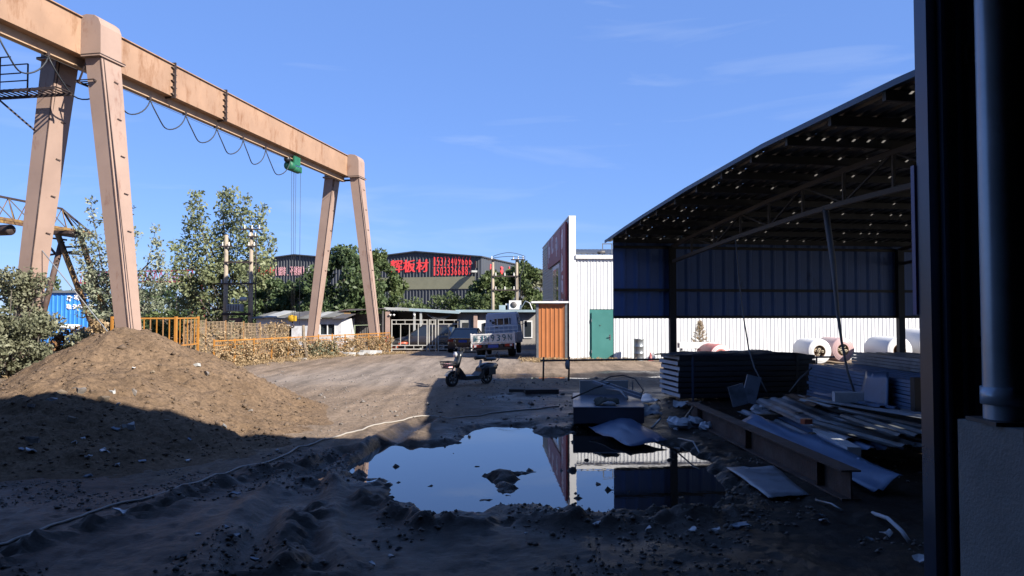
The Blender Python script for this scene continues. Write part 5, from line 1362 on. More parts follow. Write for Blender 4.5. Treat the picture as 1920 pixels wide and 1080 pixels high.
tg = MB().box((0, 0.0, 0.86), (2 * HW, 0.05, 0.40)).build('tailgate', M['bed_paint'], tk)
for z in (0.69, 0.86, 1.03): MB().box((0, -0.032, z), (2 * HW - 0.04, 0.02, 0.045)).build('rib', M['bed_paint'], tg)
for x in (-HW + .03, -0.33, 0.33, HW - .03): MB().box((x, -0.034, 0.86), (0.05, 0.02, 0.40)).build('rib', M['bed_paint'], tg)
for x in (-HW, HW):
    sb2 = MB().box((x, 1.45, 0.86), (0.05, 2.86, 0.40)).build('side_board', M['bed_paint'], tk)
    for y in (0.5, 1.45, 2.4): MB().box((x * 1.03, y, 0.86), (0.03, 0.06, 0.40)).build('rib', M['bed_paint'], sb2)
    MB().bar((x, -0.01, 0.35), (x, -0.01, 1.10), 0.05).build('corner_stake', M['bed_paint'], tk)
lettering('冀JN939N', (-0.88, -0.06, 0.72), (1, 0, 0), (0, 0, 1), 1.76, 0.28, M['sign_teal'], tg, ext=0.006)
for x in (-0.70, 0.70):
    lm = MB().box((x, -0.01, 0.53), (0.36, 0.05, 0.12)).build('tail_lamp', M['tail_red'], tk); MB().box((x - math.copysign(.09, x) * -1, -0.038, 0.53), (0.1, 0.012, 0.09)).build('reflector', M['head_lens'], lm)
    MB().box((x, 0.75, 0.30), (0.3, 0.02, 0.35)).build('mud_flap', M['black'], tk)
np_ = MB().box((0.0, -0.02, 0.50), (0.46, 0.02, 0.15)).build('number_plate', M['plate_blue'], tk)
MB().box((0, -0.02, 0.40), (1.6, 0.06, 0.07)).build('rear_bar', M['steel_dark'], tk)
for x in (-0.70, 0.70): wheel(tk, (x, 0.95, 0.30), 0.30, 0.30, rimm=M['steel_grey'])
for x in (-0.72, 0.72): wheel(tk, (x, 3.45, 0.30), 0.30, 0.18, rimm=M['steel_grey'])
# cab: lofted rings (x, z) going forward
def cab_ring(y, hw, z0, z1, tap, sh=0.0):
    return [Vector((-hw, y, z0)), Vector((hw, y, z0)), Vector((hw, y, (z0 + z1) / 2)), Vector((hw - tap, y + sh, z1 - 0.09)), Vector((hw - tap - 0.08, y + sh, z1)),
            Vector((-hw + tap + 0.08, y + sh, z1)), Vector((-hw + tap, y + sh, z1 - 0.09)), Vector((-hw, y, (z0 + z1) / 2))]
cab = MB(); loft(cab, [cab_ring(3.0, 0.76, 0.52, 1.93, 0.07, 0.03), cab_ring(3.06, 0.80, 0.50, 1.99, 0.07), cab_ring(4.0, 0.80, 0.50, 2.0, 0.07), cab_ring(4.35, 0.80, 0.50, 1.94, 0.09), cab_ring(4.72, 0.78, 0.50, 1.25, 0.03), cab_ring(4.80, 0.74, 0.5, 1.1, 0.05)], smooth=False)
cb_ = cab.build('cab', M['truck_paint'], tk)
rw = MB().box((0.06, 2.995, 1.55), (0.76, 0.04, 0.30)).build('rear_window', M['glass'], cb_)
for x in (-0.19, 0.06 + .06, 0.31 + .06): MB().box((x, 2.965, 1.55), (0.035, 0.03, 0.34)).build('glazing_bar', M['bed_paint'], rw)
MB().box((0.06, 2.972, 1.38), (0.84, 0.03, 0.045)).box((0.06, 2.972, 1.72), (0.84, 0.03, 0.035)).build('glazing_bar', M['bed_paint'], rw)
for sx in (-1, 1):
    sw_ = MB().box((sx * 0.775, 3.62, 1.50), (0.03, 0.8, 0.45)).build('side_window', M['glass'], cb_)
    MB().box((sx * 0.805, 3.6, 0.92), (0.02, 0.95, 0.62)).build('door', M['truck_paint'], cb_)
    MB().bar((sx * 0.8, 4.35, 1.35), (sx * 1.0, 4.38, 1.45), 0.03).box((sx * 1.02, 4.38, 1.38), (0.13, 0.07, 0.30)).build('mirror', M['black'], cb_)
MB().prism([(-0.66, 4.37, 1.86), (0.66, 4.37, 1.86), (0.70, 4.73, 1.28), (-0.70, 4.73, 1.28)], (0, 0.02, 0.012)).build('windscreen', M['glass'], cb_)
rk = MB().bar((-0.8, 2.86, 1.16), (0.8, 2.86, 1.16), 0.04).bar((-0.8, 2.86, 1.34), (0.8, 2.86, 1.34), 0.04).build('headboard', M['bed_paint'], tk)
for k in range(8): MB().bar((-0.78 + 1.56 * k / 7, 2.86, 0.66), (-0.78 + 1.56 * k / 7, 2.86, 1.34), 0.03).build('upright', M['bed_paint'], rk)
for x, z, s in ((-0.52, 1.62, .05), (-0.40, 1.52, .07), (-0.22, 1.35, .08)): MB().lathe([(s, 0), (s * .8, 0.012), (0, 0.015)], (x, 2.985, z), (0, -1, 0), 9).build('rust_patch', M['black'], cb_)

# --- cars
def car(name, label, loc, rz, paint, suv=False):
    t = thing(name, label, 'car', tuple(loc), local=True); t.rotation_euler = (0, 0, rz)
    H = 1.62 if suv else 1.40; B = 0.98 if suv else 0.88
    def ring(y, hw, z0, z1): return [Vector((-hw * .9, y, z0)), Vector((hw * .9, y, z0)), Vector((hw, y, z0 + .12)), Vector((hw * 1.0, y, (z0 + z1) * .55)), Vector((hw * .94, y, z1 - .03)), Vector((hw * .86, y, z1)),
                                    Vector((-hw * .86, y, z1)), Vector((-hw * .94, y, z1 - .03)), Vector((-hw * 1.0, y, (z0 + z1) * .55)), Vector((-hw, y, z0 + .12))]
    st = [(-2.2, .74, .34, B - .06), (-2.1, .84, .28, B + .02), (-1.7, .89, .24, B + .04), (-0.9, .90, .22, B), (0.3, .90, .22, B), (1.1, .90, .22, B - .02), (1.7, .87, .24, B - .12), (2.1, .80, .28, B - .22), (2.25, .70, .34, B - .30)]
    mb = MB(); loft(mb, [ring(*s) for s in st]); body = mb.build('body', paint, t)
    def gr_(y, hw, z0): return [Vector((-hw, y, z0)), Vector((hw, y, z0))]
    yb0, yb1, yt0, yt1 = (-2.05, 1.15, -1.6, 0.15) if suv else (-1.85, 1.15, -0.95, 0.1)
    g = MB().hexa([(-.80, yb0, B), (.80, yb0, B), (.80, yb1, B - .02), (-.80, yb1, B - .02)], [(-.60, yt0, H - .02), (.60, yt0, H - .02), (.60, yt1, H - .02), (-.60, yt1, H - .02)]).build('glasshouse', M['glass'], t)
    MB().hexa([(-.63, yt0 - .06, H - .035), (.63, yt0 - .06, H - .035), (.63, yt1 + .06, H - .035), (-.63, yt1 + .06, H - .035)], [(-.54, yt0 + .05, H + .02), (.54, yt0 + .05, H + .02), (.54, yt1 - .05, H + .02), (-.54, yt1 - .05, H + .02)]).build('roof', paint, t)
    for sx in (-1, 1):
        for (ya, yc) in ((yb0, yt0), (yb1, yt1), ((yb0 + yb1) / 2 - .1, (yt0 + yt1) / 2 - .05)):
            MB().bar((sx * .80, ya, B - .01), (sx * .60, yc, H - .02), 0.06, 0.05).build('pillar', paint, g)
        MB().box((sx * .98, 0.85, B + .05), (.2, .12, .13)).build('mirror', paint, body)
        MB().box((sx * .62, -2.17, B - .14), (.42, .12, .13)).build('tail_lamp', M['tail_red'], body)
        MB().box((sx * .62, 2.12, B - .33), (.34, .2, .12)).build('headlamp', M['head_lens'], body)
        for y in (-1.35, 1.38):
            wheel(t, (sx * .80, y, .32), .32, .22)
            MB().lathe([(.33, 0), (.40, 0), (.40, .015), (.33, .015)], (sx * .885, y, .34), (sx, 0, 0), 20).build('wheel_arch', M['black'], body)
    MB().box((0, -2.215, B - .17), (.46, .02, .14)).build('number_plate', M['plate_blue'], body)
    MB().box((0, -2.20, B - .03), (1.3, .04, .03)).build('chrome_strip', M['chrome'], body)
    MB().box((0, -2.17, .42), (1.6, .14, .26)).build('bumper', paint, body)
    return t
cx_, cy_ = onX(873, 42.0), 42.0
car('sedan', 'glossy dark sedan parked tail-out between gate and truck', (cx_, cy_ + 2.2, gz(cx_, cy_ + 2)), R(-4), M['car_black'])
cx_, cy_ = onX(803, 49.2), 49.2
car('parked_car', 'dark grey hatchback parked behind the bars of the yard gate', (cx_, cy_, gz(cx_, cy_)), R(72), M['car_grey'], suv=True)

# --- electric scooter in front (local: +x = forward)
def scooter(name, label, cat, loc, rz, body, accent, group=None):
    t = thing(name, label, cat, tuple(loc), local=True); t.rotation_euler = (0, 0, rz)
    r = 0.205
    fx = 1.23
    for x in (0, fx):
        wheel(t, (x, 0, r), r, 0.085, axis=(0, 1, 0), spokes=6)
        MB().lathe([(0, -.06), (.06, -.06), (.07, -.03), (.07, .03), (.06, .06), (0, .06)], (x, 0, r), (0, 1, 0), 14).build('hub', M['steel_grey'], t)
    for s in (-1, 1): MB().tube([(fx, s * .07, r), (fx - .07, s * .07, .42), (fx - .12, s * .05, .60)], .017, 8).build('fork', M['alloy'], t)
    fd = []
    for k in range(9):
        a = R(25 + 125 * k / 8); fd.append([Vector((fx + (r + .035) * math.cos(a), y, r + (r + .035) * math.sin(a) - abs(y) * .35)) for y in (-.06, -.03, .03, .06)])
    mb = MB(); vs = [p for q in fd for p in q]; mb.add(vs, [(i * 4 + k, i * 4 + k + 1, i * 4 + k + 5, i * 4 + k + 4) for i in range(8) for k in range(3)], True); mb.build('front_mudguard', accent, t)
    st_ = MB(); loft(st_, [[Vector((fx - .12 - .36 * f * .45 + dx * (1 - .2 * f), dy * (1 - .15 * f), .50 + .42 * f)) for dx, dy in ((-.06, -.085), (.05, -.10), (.07, 0), (.05, .10), (-.06, .085))] for f in (0, .35, .7, 1)]); 
    st_.build('head_cowl', body, t)
    MB().bar((fx - .30, 0, .92), (fx - .33, 0, 1.0), .10, .16).build('instrument_pod', M['black'], t)
    MB().tube([(fx - .42, -.33, 1.00), (fx - .34, -.20, 1.01), (fx - .31, 0, .98), (fx - .34, .20, 1.01), (fx - .42, .33, 1.00)], .014, 8).build('handlebar', M['steel_grey'], t)
    for s in (-1, 1):
        MB().tube([(fx - .37, s * .24, 1.005), (fx - .43, s * .35, .998)], .021, 8).build('grip', M['black'], t)
        MB().tube([(fx - .35, s * .21, 1.01), (fx - .33, s * .26, 1.10), (fx - .34, s * .29, 1.14)], .006, 5).lathe([(0, -.008), (.05, -.006), (.05, .006), (0, .008)], (fx - .34, s * .30, 1.17), (1, s * .2, 0), 12).build('mirror', M['black'], t)
    MB().lathe([(0, .0), (.04, .0), (.075, .04), (.075, .055), (0, .07)], (fx - .15, 0, .83), (1, 0, .15), 16).build('headlamp', M['head_lens'], t)
    # basket
    bk = MB(); 
    for z, hw, hl in ((.50, .13, .09), (.60, .16, .115), (.66, .17, .125)):
        q = [(fx + .14 - hl, -hw, z), (fx + .14 + hl, -hw, z), (fx + .14 + hl, hw, z), (fx + .14 - hl, hw, z)]
        for a, b in zip(q, q[1:] + q[:1]): bk.bar(a, b, .022, .03)
    for k in range(6):
        y = -.13 + .052 * k
        bk.bar((fx + .14 - .09, y, .50), (fx + .14 - .125, y * 1.3, .66), .012).bar((fx + .14 + .09, y, .50), (fx + .14 + .125, y * 1.3, .66), .012).bar((fx + .05, y, .5), (fx + .23, y, .5), .012)
    bko = bk.build('basket', M['black'], t)
    MB().box((fx + .15, 0, .56), (.15, .22, .10)).build('liner', M['pink_letter'], bko)
    # step-through deck and tail body
    dk = MB(); loft(dk, [[Vector((x, -hw, z0)), Vector((x, hw, z0)), Vector((x, hw * 1.05, z1)), Vector((x, -hw * 1.05, z1))] for x, hw, z0, z1 in ((fx - .20, .09, .24, .50), (fx - .27, .13, .18, .40), (fx - .36, .15, .16, .27), (.42, .15, .16, .26), (.30, .14, .18, .36), (.18, .13, .24, .46))], smooth=False)
    dk.build('deck', body, t)
    tl = MB(); loft(tl, [[Vector((x, -hw, z0)), Vector((x, hw, z0)), Vector((x, hw, z1 - .05)), Vector((x, hw * .7, z1)), Vector((x, -hw * .7, z1)), Vector((x, -hw, z1 - .05))] for x, hw, z0, z1 in ((.30, .12, .26, .46), (.12, .15, .28, .56), (-.10, .15, .34, .58), (-.30, .12, .42, .56))])
    tl.build('tail_body', body, t)
    MB().bar((.26, 0, .42), (.20, 0, .66), .05, .05).build('seat_post', M['alloy'], t)
    s1 = MB(); loft(s1, [[Vector((x, hw * math.cos(a), z + .055 * math.sin(a))) for a in [i * 6.2832 / 10 for i in range(10)]] for x, hw, z in ((.42, .03, .72), (.38, .10, .725), (.28, .14, .73), (.16, .15, .735), (.09, .08, .735))]); s1.build('saddle', M['black'], t)
    s2 = MB(); loft(s2, [[Vector((x, hw * math.cos(a), z + .045 * math.sin(a))) for a in [i * 6.2832 / 10 for i in range(10)]] for x, hw, z in ((.06, .06, .66), (.0, .13, .665), (-.22, .13, .67), (-.32, .07, .675))]); s2.build('pillion_seat', M['black'], t)
    MB().tube([(-.28, -.11, .60), (-.40, -.11, .70), (-.43, 0, .86), (-.40, .11, .70), (-.28, .11, .60)], .012, 6).build('backrest_rail', M['steel_grey'], t)
    for s in (-1, 1): MB().box((-.06, s * .14, .36), (.26, .07, .20)).build('pannier', M['black'], t)
    MB().box((-.34, 0, .50), (.05, .16, .06)).build('tail_lamp', M['tail_red'], t)
    MB().tube([(.3, .10, .17), (.22, .2, .02)], .012, 6).build('side_stand', M['steel_grey'], t)
    return t
fwp = G(845, 727); rwp = G(912, 721)
d_ = fwp - rwp
M['scoot'] = mat('dark_blue_black_scooter_plastic', (0.02, 0.024, 0.032), 0.3, var=0.1, local=True)
M['scoot2'] = mat('pale_scooter_plastic', (0.5, 0.52, 0.55), 0.35, var=0.08, local=True)
scooter('electric_scooter', 'black electric scooter with front basket parked at the shadow edge', 'scooter', (rwp.x, rwp.y, gz(rwp.x, rwp.y) - 0.01), math.atan2(d_.y, d_.x), M['scoot'], M['scoot2'])
M['red_plastic'] = mat('red_orange_plastic', (0.6, 0.12, 0.05), 0.4, var=0.1, local=True)
scooter('red_moped', 'red and white moped standing behind the gate bars', 'moped', (onX(755, 48.5), 48.5, gz(onX(755, 48.5), 48.5)), R(195), M['red_plastic'], M['scoot2'])
# ------------------------------------------------------------------ things in front of the white wall
dm = thing('steel_drum', 'grey steel drum standing against the white wall beside the teal door', 'drum', tuple(AT(1198, 675, 31.1)[:2]) + (0.0,))
p = AT(1198, 675, 31.1)
MB().lathe([(0, 0), (.21, 0), (.215, .02), (.205, .04), (.205, .28), (.217, .30), (.205, .32), (.205, .56), (.217, .58), (.205, .60), (.205, .86), (.215, .88), (.21, .90), (.19, .89), (0, .885)], (p.x, p.y, gz(p.x, p.y)), n=22).build('barrel', M['galv'], dm)
MB().lathe([(.03, 0), (.03, .015), (0, .015)], (p.x + .1, p.y, .885 + gz(p.x, p.y)), n=8).build('bung', M['steel_grey'], dm)
cn = thing('traffic_cone', 'small dark red cone by the white wall', 'cone', (onX(1219, 31.2), 31.2, 0.0))
MB().lathe([(.09, .03), (.02, .33), (0, .335)], (onX(1219, 31.2), 31.2, 0.0), n=12).build('cone', M['red_sign'], cn)
MB().box((onX(1219, 31.2), 31.2, .02), (.22, .22, .04)).build('foot', M['red_sign'], cn)
M['roll_white'] = mat('white_film_roll', (0.72, 0.73, 0.74), 0.4, var=0.06); M['roll_pink'] = mat('pink_film_roll', (0.74, 0.50, 0.50), 0.4, var=0.06)
M['roll_red'] = mat('red_pink_film_roll', (0.66, 0.20, 0.19), 0.4, var=0.08); M['card'] = mat('cardboard_core', (0.30, 0.18, 0.09), 0.85, var=0.3)
M['foam'] = mat('cream_foam_bits', (0.62, 0.52, 0.38), 0.9, var=0.3)
def roll(label, px, py, Y, r, L, m, rz=R(-6), fill=True, z=None, seed=0):
    c = AT(px, py, Y)
    if z is not None: c.z = z
    ax = Vector((-math.sin(-rz), math.cos(rz), 0))       # points away from the camera
    t = thing('film_roll', label, 'roll', (c.x, c.y, c.z - r))
    MB().lathe([(r * .5, 0), (r * .97, 0), (r, .03), (r, L - .03), (r * .97, L), (r * .5, L)], c, ax, 30).build('wound_sheet', m, t)
    rings = MB()
    for q in (.62, .74, .86): rings.lathe([(r * q, -.003), (r * (q + .05), -.006), (r * (q + .07), 0.0)], c, ax, 30)
    rings.build('wound_edge', M['roll_white'] if m is not M['roll_pink'] else M['roll_pink'], t)
    MB().lathe([(r * .5, L * .98), (r * .5, .002), (r * .46, .002), (r * .46, L * .98)], c, ax, 24).build('core', M['card'], t)
    MB().lathe([(0, L * .5), (r * .46, L * .5)], c, ax, 20).build('plug', M['card'], t)
    if fill:
        rn = random.Random(seed); k = 0
        for k in range(14):
            a = rn.uniform(0, 6.28); q = r * .32 * math.sqrt(rn.random())
            side = ax.cross(Vector((0, 0, 1)))
            cc = c + side * q * math.cos(a) + Vector((0, 0, q * math.sin(a))) 
            MB().lathe([(.025, .0), (.055, -.01), (.055, .25), (.025, .25)], cc + ax * rn.uniform(.02, .12), (ax + Vector((rn.uniform(-.2, .2), 0, rn.uniform(-.2, .2)))), 9).build('small_tube', M['foam'], t)
    return t
roll('white film roll stuffed with small tubes beside the pink one', 1537, 659, 28.6, .47, 1.25, M['roll_white'], seed=1)
roll('pale pink film roll stuffed with small tubes', 1581, 656, 29.3, .47, 1.25, M['roll_pink'], seed=2)
roll('red-edged film roll half hidden behind the panel stack', 1352, 668, 28.8, .46, 1.2, M['roll_red'], seed=3, rz=R(-12))
roll('grey film roll lying low behind the panel stack', 1413, 677, 28.4, .40, 1.0, M['roll_white'], seed=4, rz=R(-50))
roll('dull grey film roll peeping over the panel stack end', 1465, 679, 28.8, .40, 1.0, M['roll_white'], seed=5, rz=R(-45), fill=False)
roll('white film roll with a brown empty core by the second shed post', 1687, 658, 27.5, .50, 1.5, M['roll_white'], fill=False)
roll('larger white film roll right of the brown-cored roll', 1752, 648, 28.4, .62, 1.5, M['roll_white'], fill=False)
tr_ = thing('white_trough', 'long white trough on legs against the white wall behind the panels', 'trough', (onX(1307, 30), 30, 0))
MB().box((onX(1307, 30), 30.0, .78), (1.5, .4, .05)).box((onX(1307, 30), 29.8, .68), (1.5, .04, .2)).box((onX(1307, 30), 30.2, .68), (1.5, .04, .2)).build('tray', M['white_trim'], tr_)
for sx in (-.65, .65): MB().box((onX(1307, 30) + sx, 30.0, .3), (.06, .3, .62)).build('leg', M['fascia_pale'], tr_)
cf = thing('dried_conifer', 'small dried brown conifer standing in front of the white wall', 'tree', (onX(1312, 30.6), 30.6, 0))
st_ = MB().tube([(onX(1312, 30.6), 30.6, 0), (onX(1312, 30.6), 30.6, 1.62)], [.03, .008], 6)
cs = []
for k in range(54):
    a = k * 2.4; z = .45 + 1.12 * k / 54; w = .44 * (1.62 - z) / 1.2 + .03
    e_ = Vector((onX(1312, 30.6) + w * math.cos(a), 30.6 + w * math.sin(a), z + .12)); st_.tube([(onX(1312, 30.6), 30.6, z), e_], [.008, .003], 4)
    for f in (.4, .65, .85, 1.0): cs.append(tuple(Vector((onX(1312, 30.6), 30.6, z)) * (1 - f) + e_ * f))
st_.build('stem', M['bark'], cf)
leaf_cloud('needles', cs, [.06] * len(cs), [14] * len(cs), .04, 5, M['leaf_dry'], cf, slim=.15)

# ------------------------------------------------------------------ inside the shed
hr = thing('tube_rail', 'low black steel tube rail on thin legs at the shed boundary', 'rail', tuple(G(1018, 716)))
A_ = G(1013, 716); Lr = 9.0
def hp(s, z): return A_ + SU * s + Vector((0, 0, z))
MB().tube([hp(0, .60), hp(4, .61), hp(Lr, .63)], .028, 8).build('rail', M['steel_dark'], hr)
for s in (.08, .82, 4.6, 8.4): MB().tube([hp(s, -.12), hp(s + .02, .70 if s < 1 else .62)], .026, 8).build('leg', M['steel_dark'], hr)
MB().lathe([(.0, 0), (.05, .03), (.07, .14), (.05, .25), (0, .27)], hp(.78, .34), n=10).build('hanging_bag', M['rope'], hr)
# stack of sandwich panels
M['skin'] = mat('dark_panel_skin', (0.05, 0.055, 0.075), 0.5, var=0.15); M['core'] = mat('white_foam_core', (0.62, 0.66, 0.72), 0.8, var=0.15, scale=8)
PO = Vector((3.66, 16.65, 0)); PA = SU; PB = -SV
ords = ['lowest', 'second', 'third', 'fourth', 'fifth', 'sixth', 'seventh', 'topmost']
for k in range(8):
    z = .08 + .118 * k; jx = rng.uniform(-.03, .03); jy = rng.uniform(-.02, .02); Lp = 3.2 + rng.uniform(-.04, .04); Wp = 1.22
    o0 = PO + PA * jx + PB * jy
    lb = ('%s white-cored sandwich panel of the stack in the shed' % ords[k]) if k in (0, 7) else '%s white-cored sandwich panel from the bottom of the shed stack' % ords[k]
    t = thing('sandwich_panel', lb, 'panel', tuple(o0 + PA * Lp / 2 + PB * Wp / 2 + Vector((0, 0, z))), group='stacked sandwich panels')
    def q4(a0, a1, b0, b1, zz): return [o0 + PA * a0 + PB * b0 + Vector((0, 0, zz)), o0 + PA * a1 + PB * b0 + Vector((0, 0, zz)), o0 + PA * a1 + PB * b1 + Vector((0, 0, zz)), o0 + PA * a0 + PB * b1 + Vector((0, 0, zz))]
    MB().hexa(q4(.0, Lp, .012, Wp - .012, z + .004), q4(.0, Lp, .012, Wp - .012, z + .078)).build('foam_core', M['core'], t)
    MB().hexa(q4(-.004, Lp + .004, 0, Wp, z + .078), q4(-.004, Lp + .004, 0, Wp, z + .088)).build('top_skin', M['skin'], t)
    MB().hexa(q4(-.004, Lp + .004, 0, .011, z), q4(-.004, Lp + .004, 0, .011, z + .0775)).build('side_skin', M['skin'], t)
    MB().hexa(q4(.02, Lp, .1, .2, z - .03), q4(.02, Lp, .1, .2, z - .0005)).hexa(q4(.02, Lp, 1.0, 1.1, z - .03), q4(.02, Lp, 1.0, 1.1, z - .0005)).build('spacer', M['skin'], t)
def cloth(name, label, cat, corners, nx, ny, amp, m, seed, thick=0.0, freq=3.0, lift=0.0, droop_=0.0):
    """crumpled or bowed sheet between four corner points"""
    c = [Vector(p) for p in corners]; vs = []; fs = []
    for j in range(ny + 1):
        for i in range(nx + 1):
            u = i / nx; v = j / ny
            p = (c[0] * (1 - u) + c[1] * u) * (1 - v) + (c[3] * (1 - u) + c[2] * u) * v
            n_ = float(fbm(np.array([u * freq + seed]), np.array([v * freq]), 1.0, seed, 3)[0])
            p = p + Vector((0, 0, amp * n_ + lift * math.sin(math.pi * u) * math.sin(math.pi * v)))
            e = min(u, v, 1 - u, 1 - v)
            p += (Vector((0.4, 0.4, 0)) * amp * n_) - Vector((0, 0, droop_ * max(0, .15 - e) / .15))
            vs.append(p)
    for j in range(ny):
        for i in range(nx): a = j * (nx + 1) + i; fs.append((a, a + 1, a + nx + 2, a + nx + 1))
    mb = MB().add(vs, fs, True)
    if thick: 
        n0 = len(vs); mb.add([v - Vector((0, 0, thick)) for v in vs], [f[::-1] for f in fs], True)
        bd = [i for i in range(nx + 1)] + [(j + 1) * (nx + 1) - 1 for j in range(1, ny + 1)] + [ny * (nx + 1) + i for i in range(nx - 1, -1, -1)] + [j * (nx + 1) for j in range(ny - 1, 0, -1)]
        for a, b in zip(bd, bd[1:] + bd[:1]): mb.f.append((a, a + n0, b + n0, b)); mb.sm.append(False)
    o = mb.build(name, m); setp(o, label, cat); return o
M['tarp'] = mat('dark_tarpaulin', (0.03, 0.03, 0.05), 0.6, var=0.3)
def pz(a, b, z): return PO + PA * a + PB * b + Vector((0, 0, z))
cloth('tarpaulin', 'dark tarpaulin thrown over the sandwich panel stack', 'tarpaulin', [pz(-.12, -.06, 1.04), pz(2.95, -.1, 1.06), pz(2.9, 1.25, 1.05), pz(-.1, 1.3, 1.04)], 30, 14, .06, M['tarp'], 3, .012, 6, droop_=.05)
for k, a in enumerate((.28, 2.75)):
    o = MB().prism([pz(a, -.02, 0), pz(a + .05, -.02, 0), pz(a + .05, -.02, 1.02), pz(a, -.02, 1.02)], PB * .008).build('strap', M['steel_grey'] if k else mat('blue_strap', (0.12, 0.17, 0.30), 0.6)); setp(o, ['bluish packing strap round the left part of the panel stack', 'grey packing strap round the right part of the panel stack'][k], 'strap')
# stacks of blue ribbed sheets along the shed
M['sheet_blue'] = mat('blue_steel_sheet', (0.22, 0.35, 0.60), 0.38, metal=0.1, var=0.2, scale=2, stain=(0.05, 0.06, 0.09), stain_amt=0.4)
M['sheet_grey'] = mat('grey_steel_sheet', (0.42, 0.48, 0.58), 0.42, metal=0.1, var=0.25, scale=2, stain=(0.09, 0.085, 0.08), stain_amt=0.5)
for k in range(15):
    z = .06 + .058 * k; y0 = 11.0 + rng.uniform(-.06, .1); x0 = 5.92 + .006 * k + rng.uniform(-.025, .025)
    t = thing('ribbed_sheet', 'blue ribbed steel sheet in the long knee-high stack', 'sheet', (x0 + .5, y0 + 2.1, z), group='long stack of blue ribbed sheets')
    MB().corr((x0, y0, z), (1, 0, 0), (0, 1, 0), (0, 0, 1), 1.0, 4.3, .2, .03, .45).build('sheet', M['sheet_blue'], t)
    MB().box((x0 + .006, y0 + 2.15, z + .012), (.012, 4.3, .05)).build('folded_edge', M['sheet_blue'], t)
for k in range(18):
    z = .06 + .06 * k; y0 = 12.6 + rng.uniform(-.05, .06); x0 = 7.15 + rng.uniform(-.02, .02)
    t = thing('ribbed_sheet', 'grey-blue ribbed sheet in the taller rear stack', 'sheet', (x0 + .5, y0 + 1.6, z), group='taller stack of ribbed sheets')
    MB().corr((x0, y0, z), (1, 0, 0), (0, 1, 0), (0, 0, 1), 1.2, 3.4, .2, .03, .45).build('sheet', M['sheet_grey'] if k % 4 else M['sheet_blue'], t)
    MB().box((x0 + .006, y0 + 1.7, z + .012), (.012, 3.4, .052)).box((x0 + .6, y0 + .006, z + .012), (1.17, .012, .052)).build('folded_edge', M['sheet_grey'], t)
cloth('leaning_sheet', 'bent blue steel sheet leaning on the long stack end', 'sheet', [(5.72, 11.6, .02), (5.76, 12.9, .02), (5.92, 12.7, .96), (5.90, 11.9, 1.0)], 8, 8, .03, M['sheet_blue'], 9, .004)
o = MB().box((5.80, 10.9, .5), (.12, .12, 1.0)).build('stack_stake', M['steel_dark']); setp(o, 'dark upright stake holding the long sheet stack', 'stake')
# scrap sheets lying in a heap
heap = [(5.45, 10.9, .52, 3.4, 1.1, -5, M['sheet_grey'], 'broad pale grey ribbed sheet lying highest on the heap by the long stack'), (5.0, 9.9, .46, 2.0, .95, 5, M['galv'], 'short bright ribbed sheet with square ribs over the hollow end'), (4.75, 11.9, .34, 4.4, .9, 4, M['sheet_grey'], 'grey ribbed scrap sheet lying on the heap ridge'), (5.25, 11.2, .30, 4.4, 1.0, -3, M['sheet_grey'], 'long dull ribbed sheet on the right of the scrap heap'),
        (4.6, 11.0, .24, 3.6, .8, 6, M['sheet_blue'], 'blue-grey ribbed sheet low on the scrap heap'), (5.2, 10.2, .42, 2.6, 1.1, 2, M['sheet_grey'], 'short wide ribbed sheet with its end over the hollow'),
        (4.95, 12.7, .46, 2.6, .5, 12, M['rust'], 'rust-brown sheet crossing the scrap heap top'), (4.3, 12.4, .16, 3.0, .55, 3, M['sheet_grey'], 'flat grey sheet at the left foot of the scrap heap'),
        (5.05, 10.9, .50, 3.2, .35, -9, M['galv'], 'narrow bright galvanised strip on the scrap heap'), (5.45, 12.3, .52, 3.0, .4, 5, M['sheet_blue'], 'narrow blue strip against the long sheet stack'),
        (4.66, 9.9, .36, 2.2, .7, -4, M['galv'], 'bright galvanised sheet end lying above the white board')]
for k, (x, y, z, L_, W_, a, m_, lb) in enumerate(heap):
    rz = R(-a); A1 = Vector((math.sin(rz) * -1, math.cos(rz), -.035 + .02 * (k % 3))); B1 = Vector((math.cos(rz), math.sin(rz), .10 * ((k % 3) - 1)))
    nrm = B1.cross(A1)
    o = MB().corr(Vector((x, y, z)) - A1 * L_ / 2 - B1 * W_ / 2, B1, A1, nrm, W_, L_, .2, .03, .4).build('scrap_sheet', m_); setp(o, lb, 'sheet')
# supports under the heap
for k, (x, y, z) in enumerate(((4.7, 10.6, .1), (5.1, 12.2, .14), (4.6, 12.6, .1), (5.3, 11.0, .12))):
    o = MB().box((x, y, z), (1.1, .12, z * 2 + .12), rz=.05 * k).build('timber_bearer', M['wood']); setp(o, 'dark timber bearer under the scrap sheets', 'timber', group='bearers under the scrap heap')
# rusty H beam
bm = thing('steel_beam', 'rusty H-section steel beam lying from the panel stack to the puddle side', 'beam', (3.33, 10.5, 0))
P0 = Vector((3.20, 13.6, .0)); P1 = Vector((3.40, 7.65, .0)); bd_ = (P1 - P0).normalized(); bs2 = Vector((bd_.y, -bd_.x, 0)) * -1
hB = .30; wB2 = .20
zoff = .04
MB().bar(P0 + Vector((0, 0, zoff + hB / 2)), P1 + Vector((0, 0, zoff + hB / 2)), .016, hB - .02).build('web', M['rust'], bm)
for z in (zoff + .008, zoff + hB - .008): MB().bar(P0 + Vector((0, 0, z)), P1 + Vector((0, 0, z)), wB2, .018).build('flange', M['rust'], bm)
for f in (.12, .52, .9):
    for sg in (-1, 1):
        c = P0 + (P1 - P0) * f + bs2 * sg * .05 + Vector((0, 0, zoff + hB / 2))
        MB().bar(c - bs2 * .04, c + bs2 * .04, .012, hB - .04).build('stiffener', M['rust'], bm)
